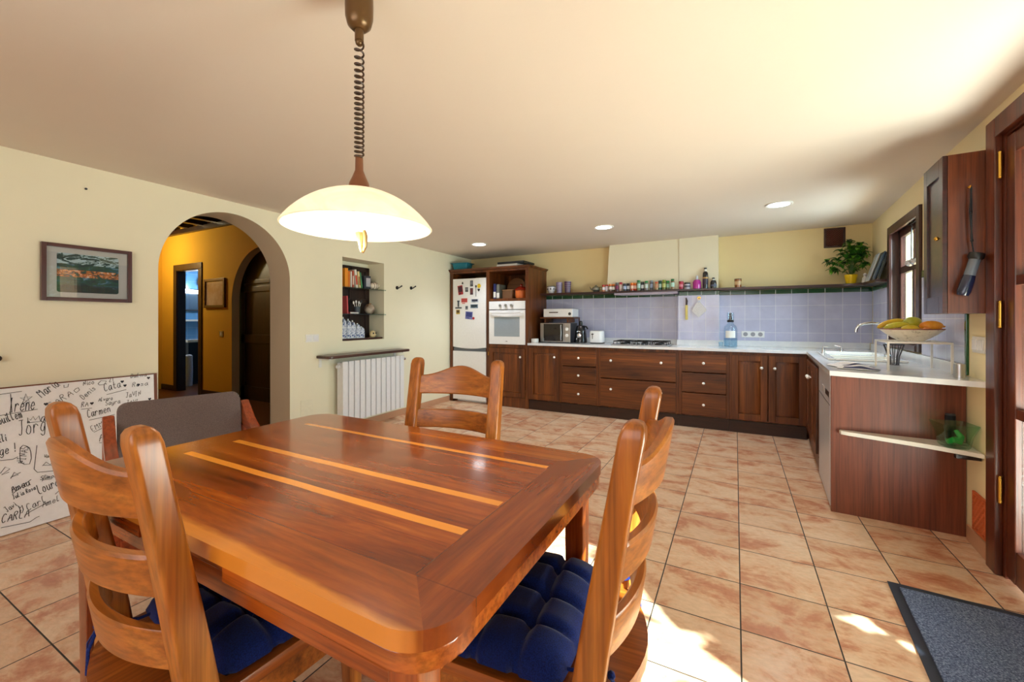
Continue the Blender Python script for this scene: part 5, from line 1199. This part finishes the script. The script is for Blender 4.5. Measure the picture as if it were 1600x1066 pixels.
tg = thing('tumbler', 'small clear glass beside the large water bottle', 'glass', (-.145, 5.36, CZ)); bm = NB(); lathe(bm, [(.001, 0), (.022, 0), (.026, .055), (.024, .055), (.02, .006), (.001, .006)], 18); obj('body', bm, M_CLEARB, tg)

# sink, taps and things round it (wall frame)
sk = thing('kitchen_sink', 'white ceramic double sink let into the worktop under the window', 'sink', RW(0, 0), RR)
M_SINK = plain('sink_ceramic', (238, 236, 230), .12, coat=.5)
bm = NB()
for v0, v1 in ((3.98, 4.38), (4.44, 4.84)):
    x0, x1 = -.51, -.13
    for a, b, c, d in ((x0, x0 + .012, v0, v1), (x1 - .012, x1, v0, v1), (x0 + .012, x1 - .012, v0, v0 + .012), (x0 + .012, x1 - .012, v1 - .012, v1)): box(bm, a, b, c, d, .72, .8915)
    box(bm, x0, x1, v0, v1, .70, .72)
obj('bowls', bm, M_SINK, sk)
bm = NB()
for a, b, c, d in ((-.545, -.498, 3.945, 4.875), (-.142, -.085, 3.945, 4.875), (-.498, -.142, 3.945, 3.992), (-.498, -.142, 4.368, 4.452), (-.498, -.142, 4.828, 4.875)): box(bm, a, b, c, d, .8915, .906, .005)
obj('rim', bm, M_SINK, sk)
fa = thing('faucet', 'chrome sink tap with tall curved spout', 'tap', RW(-.112, 4.41, .9065), RR)
bm = NB(); lathe(bm, [(.001, 0), (.026, 0), (.026, .008), (.018, .014), (.016, .06), (.014, .08)], 18); obj('base', bm, M_CHROME, fa)
bm = NB(); tube(bm, [(0, 0, .06), (0, 0, .20), (-.012, 0, .24), (-.045, 0, .262), (-.10, 0, .268), (-.15, 0, .262), (-.185, 0, .245), (-.20, 0, .215), (-.203, 0, .19)], .0105, 12); obj('spout', bm, M_CHROME, fa)
bm = NB(); tube(bm, [(0, .014, .05), (0, .05, .075), (0, .075, .095)], .007, 8); obj('lever', bm, M_CHROME, fa)
sd = thing('soap_dispenser', 'small chrome pump standing on the sink edge', 'soap pump', RW(-.52, 4.56, .9065), RR); bm = NB(); lathe(bm, [(.001, 0), (.016, 0), (.016, .03), (.006, .034), (.006, .06), (.001, .06)], 14); tube(bm, [(0, 0, .055), (.035, 0, .058)], .004, 6); obj('body', bm, M_CHROME, sd)
sd = thing('drain_tap', 'chrome tap handle at the back corner of the sink', 'tap', RW(-.35, 4.92, .8905), RR); bm = NB(); lathe(bm, [(.001, 0), (.022, 0), (.020, .02), (.008, .025), (.008, .06), (.001, .062)], 14); tube(bm, [(0, 0, .055), (-.05, .01, .068)], .005, 6); obj('body', bm, M_CHROME, sd)
ti = thing('tin', 'plain steel tin on the worktop by the green tile edge', 'tin', RW(-.065, 3.10, CZ), RR); bm = NB(); lathe(bm, [(.001, 0), (.022, 0), (.0225, .002), (.0225, .072), (.021, .074), (.020, .070), (.001, .068)], 20); obj('body', bm, M_STEEL, ti)
uc = thing('utensil_holder', 'openwork cutlery holder behind the white rack', 'holder', RW(-.20, 3.77, CZ), RR)
bm = NB()
for k in range(10): a = 2 * PI * k / 10; tube(bm, [(.026 * math.cos(a), .026 * math.sin(a), .003), (.03 * math.cos(a), .03 * math.sin(a), .06), (.055 * math.cos(a), .055 * math.sin(a), .14)], .003, 5)
tube(bm, [(.055 * math.cos(2 * PI * k / 20), .055 * math.sin(2 * PI * k / 20), .14) for k in range(20)], .0035, 5, True); cyl(bm, (0, 0, 0), .03, .004, 'z', 16); obj('cage', bm, M_DGREY, uc)
tw = thing('tea_towel', 'white cloth with navy stripes lying folded on the worktop corner', 'towel', RW(-.475, 3.42, CZ), RR)
bm = NB(); N = 24; g = []
for j in range(N + 1):
    row = []
    for i in range(N + 1):
        u, v = i / N, j / N; x = -.10 + .21 * u + .02 * math.sin(7 * v); y = -.16 + .33 * v + .025 * math.sin(5 * u + 1)
        z = .004 + .028 * max(0, math.sin(PI * u) * math.sin(PI * v)) + .006 * math.sin(13 * u + 4 * v) * math.sin(PI * u) * math.sin(PI * v); row.append(bm.verts.new((x, y, z)))
    g.append(row)
for j in range(N):
    for i in range(N): f = bm.faces.new((g[j][i], g[j][i + 1], g[j + 1][i + 1], g[j + 1][i])); f.material_index = 1 if (j in (1, 2, 3, 6, 7)) and i > 3 else 0
obj('cloth', bm, [fabric('towel_white', (222, 222, 226), (238, 238, 240), 200), fabric('towel_navy', (30, 36, 76), (44, 52, 96), 200)], tw)

# white wire rack and fruit bowl
rk = thing('wire_rack', 'white metal rack standing on the worktop under the fruit bowl', 'rack', RW(-.178, 3.47, CZ), RR)
M_RACK = plain('rack_white', (226, 222, 212), .4)
bm = NB(); RX, RY, RH = .138, .175, .178
for sx in (-1, 1):
    for sy in (-1, 1): b2 = NB(); box(b2, sx * RX - .005, sx * RX + .005, sy * RY - .005, sy * RY + .005, 0, RH - .010); obj('leg', b2, M_RACK, rk)
bm.free()
bm = NB()
for s in (-1, 1): box(bm, -RX - .005, RX + .005, s * RY - .005, s * RY + .005, RH - .010, RH); box(bm, s * RX - .005, s * RX + .005, -RY + .005, RY - .005, RH - .010, RH)
for k in range(1, 9): tube(bm, [(-RX + 2 * RX * k / 9, -RY, RH - .004), (-RX + 2 * RX * k / 9, RY, RH - .004)], .0025, 6)
obj('top_grid', bm, M_RACK, rk)
bx, by, _ = RW(-.178, 3.465); BZ = CZ + .179
fb = thing('fruit_bowl', 'wide cream ceramic bowl with a brown rim holding fruit', 'bowl', (bx, by, BZ))
def bowl_mat():
    n = NT('speckled_cream'); f = n.noise(n.coord(), 40, 4, .7); n.base(n.ramp(f, [(.32, (150, 132, 104)), (.40, (226, 214, 188)), (.7, (238, 228, 206))])); n.set(Roughness=.35, Coat_Weight=.3); return n.m
bm = NB(); lathe(bm, [(.001, 0), (.062, 0), (.066, .006), (.088, .018), (.122, .044), (.150, .070), (.146, .074), (.116, .050), (.08, .022), (.001, .010)], 40); obj('body', bm, bowl_mat(), fb)
bm = NB(); tube(bm, [(.149 * math.cos(2 * PI * k / 40), .149 * math.sin(2 * PI * k / 40), .0735) for k in range(40)], .0032, 6, True); obj('rim', bm, plain('bowl_rim_brown', (140, 62, 34), .35), fb)
def fruit(name, label, loc, rot, build, m):
    t = thing(name, label, 'fruit', (bx + loc[0], by + loc[1], BZ + loc[2]), rot, 'fruit in the cream bowl'); bm = NB(); build(bm)
    o = obj('flesh', bm, m, t, smooth=80); return t
def fruit_mat(name, c1, c2, sc=14):
    n = NT(name); f = n.noise(n.coord(), sc, 4); n.base(n.ramp(f, [(.35, c1), (.65, c2)])); n.set(Roughness=.4, Coat_Weight=.2); return n.m
M_BAN = fruit_mat('banana_skin', (206, 160, 26), (228, 200, 60))
def banana(bm, L=.17):
    pts = []; R = []
    for k in range(13):
        t = k / 12; a = (t - .5) * 1.3; pts.append((L * .72 * math.sin(a), 0, L * .42 * (math.cos(a) - .8))); R.append(.0175 * (1 - abs(2 * t - 1) ** 4 * .75) + .001)
    tube(bm, pts, R, 8)
fruit('banana', 'upper ripe banana arching at the left of the fruit bowl', (-.078, .064, .100), (.1, -.30, .1), banana, M_BAN)
fruit('banana', 'lower banana with greenish tip lying along the bowl rim at left', (-.072, -.012, .086), (.2, -.2, .0), lambda b: banana(b, .14), fruit_mat('banana_green', (176, 178, 40), (222, 204, 66)))
fruit('mango', 'yellow-green mango lying in front at the middle of the bowl', (-.020, -.062, .074), (0, 0, .1), lambda b: ball(b, (0, 0, 0), (.045, .029, .026), 18), fruit_mat('mango_yellow', (190, 166, 26), (226, 196, 50)))
fruit('mango', 'large olive green mango on top of the fruit pile', (.014, .032, .114), (0, -.2, .1), lambda b: ball(b, (0, 0, 0), (.047, .037, .035), 18), fruit_mat('mango_green', (140, 150, 26), (186, 186, 50)))
def papaya(b):
    ball(b, (0, 0, 0), (.056, .032, .031), 18); ball(b, (.054, 0, -.004), (.012, .007, .006), 8)
fruit('mango', 'orange mango with pointed tip at the right of the bowl', (.084, -.03, .094), (0, .0, .05), papaya, fruit_mat('mango_orange', (222, 130, 16), (240, 168, 40)))
fruit('orange', 'orange mostly hidden low between the mangoes', (.048, -.086, .066), 0, lambda b: ball(b, (0, 0, 0), .021, 16), fruit_mat('orange_peel', (226, 120, 30), (240, 150, 60), 60))
# ladles hanging in the window
for k, (u, lb) in enumerate(((4.30, 'steel ladle hanging in the window opening, nearer the wall cabinet'), (4.42, 'steel spoon hanging in the window opening, further from the wall cabinet'))):
    t = thing('ladle' if k == 0 else 'serving_spoon', lb, 'ladle' if k == 0 else 'spoon', RW(.03, u, 1.955), RR, 'utensils hanging in the window')
    bm = NB(); tube(bm, [(0, 0, 0), (.006, 0, -.02), (0, 0, -.03), (0, 0, -.28)], .004, 6); obj('handle', bm, M_DGREY, t)
    bm = NB(); ball(bm, (-.01, 0, -.305), (.03, .030 if k == 0 else .02, .026), 12); obj('bowl', bm, M_STEEL, t)
t = thing('hanging_rail', 'small dark rail with hooks at the top of the kitchen window', 'rail', RW(.03, 4.36, 1.96), RR); bm = NB(); tube(bm, [(0, -.12, 0), (0, .12, 0)], .005, 8); [tube(bm, [(0, s * .11, 0), (0, s * .11, .0185)], .004, 6) for s in (-1, 1)]; obj('bar', bm, M_DGREY, t)

# ================================================================== NICHE CONTENTS (left wall frame)
def nb(label, u, w, h, c, n=-.21, d=.13, z=1.5575, lean=0, lab=None):
    t = thing('book', label, 'book', LW(n, u, z), RL, 'books in the wall niche')
    bm = NB(); box(bm, 0, d, -w / 2, w / 2, 0, h, .0015); 
    if lean: bmesh.ops.rotate(bm, verts=bm.verts[:], cent=(0, -w / 2 if lean < 0 else w / 2, 0), matrix=Matrix.Rotation(lean, 3, 'X'))
    obj('cover', bm, plain('nbook_%d_%d_%d' % c, c, .5), t)
    if lab:
        bm = NB(); box(bm, d, d + .0008, -w * .42, w * .42, h * .2, h * .7)
        if lean: bmesh.ops.rotate(bm, verts=bm.verts[:], cent=(0, -w / 2 if lean < 0 else w / 2, 0), matrix=Matrix.Rotation(lean, 3, 'X'))
        obj('spine_label', bm, plain('nlab_%d_%d_%d' % lab, lab, .5), t)
nb('thick orange book at the left end of the top niche shelf', 3.215, .045, .215, (236, 150, 34)); nb('slim orange book second on the top niche shelf', 3.252, .024, .185, (224, 120, 30))
nb('white paperback third on the top niche shelf', 3.283, .018, .185, (222, 214, 204)); nb('brick red book fourth on the top niche shelf', 3.310, .022, .195, (186, 84, 56), lab=(230, 200, 180))
nb('tall white and red book leaning, fifth on the top niche shelf', 3.368, .030, .215, (232, 226, 214), lean=.12, lab=(200, 80, 60)); nb('cream book leaning, sixth on the top niche shelf', 3.414, .024, .20, (226, 206, 150), lean=.14, lab=(170, 110, 60)); nb('green book leaning, seventh on the top niche shelf', 3.444, .016, .19, (70, 140, 96), lean=.16)
t = thing('photo_box', 'dark photo box with pale figure print at the end of the books', 'box', LW(-.18, 3.512, 1.5575), RL); bm = NB(); box(bm, 0, .11, -.05, .05, 0, .155, .002); obj('body', bm, plain('box_charcoal', (46, 48, 60), .5), t); bm = NB(); box(bm, .11, .111, -.02, .045, .03, .13); obj('print', bm, plain('box_print', (170, 168, 176), .5), t)
t = thing('ceramic_shell', 'striped cream and brown ceramic shell on the top niche shelf', 'ornament', LW(-.09, 3.632, 1.5575), RL); bm = NB(); ball(bm, (0, 0, .045), (.05, .062, .045), 18); ball(bm, (0, .065, .05), (.02, .03, .022), 10); obj('body', bm, plain('shell_cream', (226, 214, 196), .3), t)
bm = NB(); [tube(bm, [(.0505 * math.cos(a) * s_, y, .045 + .0455 * math.sin(a) * s_) for a in [2 * PI * k / 20 for k in range(20)]], .0035, 5, True) for y, s_ in ((-.03, .86), (.0, 1), (.03, .86))]; obj('stripes', bm, plain('shell_brown', (110, 78, 52), .4), t)
nb('pinkish red slim book leaning at the left of the middle niche shelf', 3.235, .016, .20, (206, 90, 96), z=1.2665, lean=.05); 
t = thing('book', 'low stack-like red and white book lying on the middle niche shelf', 'book', LW(-.20, 3.315, 1.2665), RL, 'books in the wall niche'); bm = NB(); box(bm, 0, .13, -.06, .06, 0, .022, .002); obj('cover', bm, plain('lying_red', (170, 60, 60), .5), t); bm = NB(); box(bm, .003, .132, -.057, .062, .003, .019); obj('pages', bm, M_WHITEM, t)
t = thing('pencil_pot', 'dark grey pot holding white brushes on the middle niche shelf', 'pot', LW(-.10, 3.385, 1.2665), RL); bm = NB(); lathe(bm, [(.001, 0), (.030, 0), (.036, .085), (.032, .085), (.026, .006), (.001, .006)], 20); obj('body', bm, plain('pot_slate', (66, 72, 80), .5), t)
for k, (a, l) in enumerate(((-.5, .15), (-.15, .165), (.25, .155), (.6, .17))):
    b_ = thing('brush', ('white brush leaning furthest left', 'white brush second from left', 'white brush third from left', 'dark tipped brush leaning furthest right')[k] + ' in the grey pot in the niche', 'brush', LW(-.10, 3.385, 1.274), RL, 'brushes in the niche pot')
    bm = NB(); tube(bm, [(0, .012 * a, 0), (0, a * .09, l * .72)], .003, 6); obj('handle', bm, M_WHITEM, b_); bm = NB(); ball(bm, (0, a * .105, l * .80), (.009, .010, .018), 8); obj('head', bm, M_WHITE if k < 3 else M_DGREY, b_)
t = thing('globe_vase', 'round glossy brown and silver ball ornament on the middle niche shelf', 'ornament', LW(-.10, 3.575, 1.2665), RL); bm = NB(); ball(bm, (0, 0, .062), .062, 22); obj('body', bm, fruit_mat('marbled_brown', (96, 62, 40), (206, 190, 170), 9), t); bm = NB(); lathe(bm, [(.02, .118), (.022, .126), (.016, .126)], 14, cap=False); obj('neck', bm, M_BRASS, t)
M_DELFT = None
def delft():
    n = NT('delft_blue'); f = n.noise(n.coord(), 45, 3, .6); n.base(n.ramp(f, [(.40, (58, 84, 150)), (.48, (206, 216, 232)), (.7, (226, 232, 240))])); n.set(Roughness=.2, Coat_Weight=.4); return n.m
M_DELFT = delft()
for k, (u, n_, h, lb) in enumerate(((3.175, -.09, .225, 'tallest blue and white porcelain canal house at the left'), (3.240, -.085, .205, 'blue and white porcelain house second from the left'), (3.305, -.09, .19, 'blue and white porcelain house third from the left, round gable'), (3.372, -.085, .16, 'blue and white porcelain house fourth from the left'), (3.435, -.09, .125, 'smallest blue and white porcelain house at the right'))):
    t = thing('porcelain_house', lb + ' in the niche', 'ornament', LW(n_, u, .9925), RL, 'porcelain canal houses in the niche')
    bm = NB(); prism(bm, [(-.03, 0), (.03, 0), (.03, h * .68), (.018, h * .80), (.012, h * .93), (0, h * .97), (-.012, h * .93), (-.018, h * .80), (-.03, h * .68)], 'x', -.025, .025, 0, .004, 2); obj('house', bm, M_DELFT, t)
    bm = NB(); cyl(bm, (0, 0, h * .96), .008, h * .10, 'z', 10); obj('chimney_stopper', bm, M_WHITE, t)
t = thing('owl_figurine', 'small cream owl-like figurine at the bottom right of the niche', 'figurine', LW(-.06, 3.585, .9925), RL); bm = NB(); ball(bm, (0, 0, .04), (.034, .045, .040), 16); obj('body', bm, plain('owl_cream', (222, 200, 150), .4), t); bm = NB(); [ball(bm, (.030, s * .018, .050), (.006, .011, .011), 8) for s in (-1, 1)]; obj('eyes', bm, M_BLACK, t)

# ================================================================== FLOOR MAT, HALL THINGS
dm = thing('door_mat', 'dark blue-grey door mat with ribbed border on the tiles by the french door', 'mat', (.59, 2.16, 0), math.radians(-4.0))
M_MAT = None
def mat_mat():
    n = NT('mat_pile'); f = n.noise(n.coord(), 160, 3, .8); g = n.noise(n.coord(), 3, 2); n.base(n.ramp(f, [(.35, (40, 52, 80)), (.5, (84, 98, 130)), (.66, (140, 152, 180))])); n.set(Roughness=.95); n.bump(f, .6, .006); return n.m
bm = NB(); box(bm, .035, .63, -.92, .30, .002, .011, .003); obj('pile', bm, mat_mat(), dm)
bm = NB(); box(bm, 0, .665, -.96, .34, .0, .005, .002); obj('border', bm, plain('mat_rubber', (36, 42, 58), .7), dm)
hp_ = thing('framed_picture', 'small framed picture on the ochre hall wall right of the narrow doorway', 'picture', (-7.1, 3.548, 1.612), (0, 0, 0))
bm = NB()
for x0, x1, z0, z1 in ((-.29, -.25, -.225, .225), (.25, .29, -.225, .225), (-.25, .25, -.225, -.185), (-.25, .25, .185, .225)): box(bm, x0, x1, -.03, 0, z0, z1, .004)
obj('frame', bm, wood('hall_frame', (60, 34, 16), (96, 60, 30), (126, 84, 46), 'x'), hp_); bm = NB(); box(bm, -.25, .25, -.012, -.002, -.185, .185); obj('print', bm, fruit_mat('hall_print', (150, 110, 70), (190, 170, 160), 3), hp_)
t = thing('light_switch', 'small metallic light switch on the ochre hall wall', 'switch', (-6.93, 3.549, .985)); bm = NB(); box(bm, -.045, .045, -.01, 0, -.045, .045, .003); obj('cover_plate', bm, M_STEEL, t); bm = NB(); box(bm, -.022, .022, -.014, -.01, -.025, .025, .002); obj('rocker', bm, M_WHITE, t)
# bathroom glimpse
t = thing('vanity_sink', 'white washbasin on a dark cabinet seen through the hall doorway', 'sink', (-9.16, 4.30, 0)); bm = NB(); box(bm, -.22, .24, -.3, .55, .0, .78); obj('cabinet', bm, plain('vanity_black', (14, 14, 20), .4), t); bm = NB(); box(bm, -.235, .26, -.32, .57, .78, .83, .01); obj('basin', bm, M_SINK, t); bm = NB(); tube(bm, [(-.12, .1, .83), (-.12, .1, .95), (-.02, .1, .97), (.02, .1, .93)], .012, 8); obj('tap', bm, M_CHROME, t)
t = thing('bathroom_mirror', 'wall mirror above the washbasin through the hall doorway', 'mirror', (-9.398, 4.30, 1.5)); bm = NB(); box(bm, 0, .012, -.26, .26, -.1, .22); obj('glass', bm, plain('mirror_pale', (190, 216, 236), .05, metal=.9), t); bm = NB(); box(bm, 0, .03, -.3, .3, -.125, -.1); obj('frame', bm, M_DGREY, t)
t = thing('vanity_light', 'bright white strip light over the bathroom mirror', 'lamp', (-9.395, 4.30, 1.75)); bm = NB(); box(bm, 0, .05, -.24, .24, -.035, .035, .01); obj('tube', bm, plain('vanity_lit', (255, 255, 255), .3, emit=((235, 246, 255), 12)), t); bm = NB(); box(bm, 0, .03, -.26, .26, .036, .05); obj('bracket', bm, M_CHROME, t)
t = thing('shaving_mirror', 'round dark shaving mirror beside the bathroom strip light', 'mirror', (-9.395, 4.40, 1.93)); bm = NB(); cyl(bm, (.08, 0, 0), .075, .02, 'x', 20); tube(bm, [(0, 0, -.05), (.08, 0, -.02)], .008, 6); obj('disc', bm, M_DGREY, t)
t = thing('bathroom_shelf', 'white narrow shelf under the bathroom mirror', 'shelf', (-9.398, 4.30, 1.17)); bm = NB(); box(bm, 0, .10, -.35, .35, 0, .035, .004); obj('board', bm, M_WHITEM, t)
t = thing('towel', 'pale towel roll standing at the left inside the bathroom doorway', 'towel', (-8.75, 3.93, 0)); bm = NB(); lathe(bm, [(.001, 0), (.055, 0), (.06, .3), (.055, .55), (.03, .57), (.001, .57)], 16); obj('cloth', bm, fabric('towel_pale', (190, 190, 200), (214, 214, 222), 80), t)

# ================================================================== LIGHTS, WORLD, CAMERA
def lamp(name, typ, loc, energy, col, rot=(0, 0, 0), **k):
    l = bpy.data.lights.new(name, typ); l.energy = energy; l.color = col
    for a, v in k.items(): setattr(l, a, v)
    o = bpy.data.objects.new(name, l); COL.objects.link(o); o.location = loc; o.rotation_euler = rot; return o
def aim(o, d): o.rotation_euler = Vector(d).to_track_quat('-Z', 'Y').to_euler()
s = lamp('sun', 'SUN', (6, -2, 6), 48, (1, .95, .86), angle=math.radians(.6)); aim(s, SUN)
a = lamp('terrace_bounce', 'AREA', (1.75, 1.75, .25), 190, (1, .97, .92), shape='RECTANGLE', size=1.7, size_y=1.2); aim(a, (-.75, .35, .75))
a = lamp('window_daylight', 'AREA', (1.75, 4.45, 1.6), 90, (.80, .90, 1.0), shape='RECTANGLE', size=.9, size_y=1.0); aim(a, (-1, .15, -.25))
a = lamp('rear_fill', 'AREA', (-.9, -1.8, 1.45), 36, (.94, .96, 1.0), shape='RECTANGLE', size=2.6, size_y=1.2); aim(a, (0, 1, .0))  # added soft fill behind the camera; the rear wall has no window
lamp('pendant_bulb', 'POINT', (-1.0, .895, 1.42), 9, (1, .92, .8), shadow_soft_size=.03)
for x, y in ((-2.93, 4.58), (-1.245, 4.42), (.337, 4.32)):
    o = lamp('downlight_beam', 'SPOT', (x, y, ceil_z(x) - .02), 44, (.84, .91, 1.0), spot_size=math.radians(120), spot_blend=.8, shadow_soft_size=.07)
lamp('hall_lamp', 'POINT', (-8.2, 2.75, 2.35), 46, (1, .84, .5), shadow_soft_size=.08)
lamp('bath_lamp', 'POINT', (-9.0, 4.3, 1.85), 18, (.75, .88, 1), shadow_soft_size=.08)
W = bpy.data.worlds.new('sky'); scene.world = W; W.use_nodes = True
nt = W.node_tree; bg = nt.nodes['Background']
sky = nt.nodes.new('ShaderNodeTexSky'); sky.sky_type = 'HOSEK_WILKIE'; sky.sun_direction = -SUN; sky.turbidity = 3
mixn = nt.nodes.new('ShaderNodeMix'); mixn.data_type = 'RGBA'; mixn.inputs[0].default_value = .6
nt.links.new(sky.outputs[0], mixn.inputs[6]); mixn.inputs[7].default_value = (.85, .92, 1, 1); nt.links.new(mixn.outputs[2], bg.inputs[0]); bg.inputs[1].default_value = 1.8

cam = bpy.data.cameras.new('camera'); cam.sensor_width = 36; cam.sensor_fit = 'HORIZONTAL'; cam.lens = 653.15 / 1600 * 36
cam.shift_y = -(533 - 499.9) / 1600; cam.clip_start = .02; cam.clip_end = 100
co = bpy.data.objects.new('camera', cam); COL.objects.link(co); co.location = (0, 0, 1.2); co.rotation_euler = (PI / 2, 0, .490444)
scene.camera = co
scene.view_settings.view_transform = 'Standard'; scene.view_settings.look = 'None'; scene.view_settings.exposure = 0; scene.view_settings.gamma = 1
scene.cycles.use_denoising = True; scene.cycles.max_bounces = 10; scene.cycles.diffuse_bounces = 6; scene.cycles.transparent_max_bounces = 16; scene.cycles.sample_clamp_indirect = 6
scene.cycles.caustics_reflective = False; scene.cycles.caustics_refractive = False
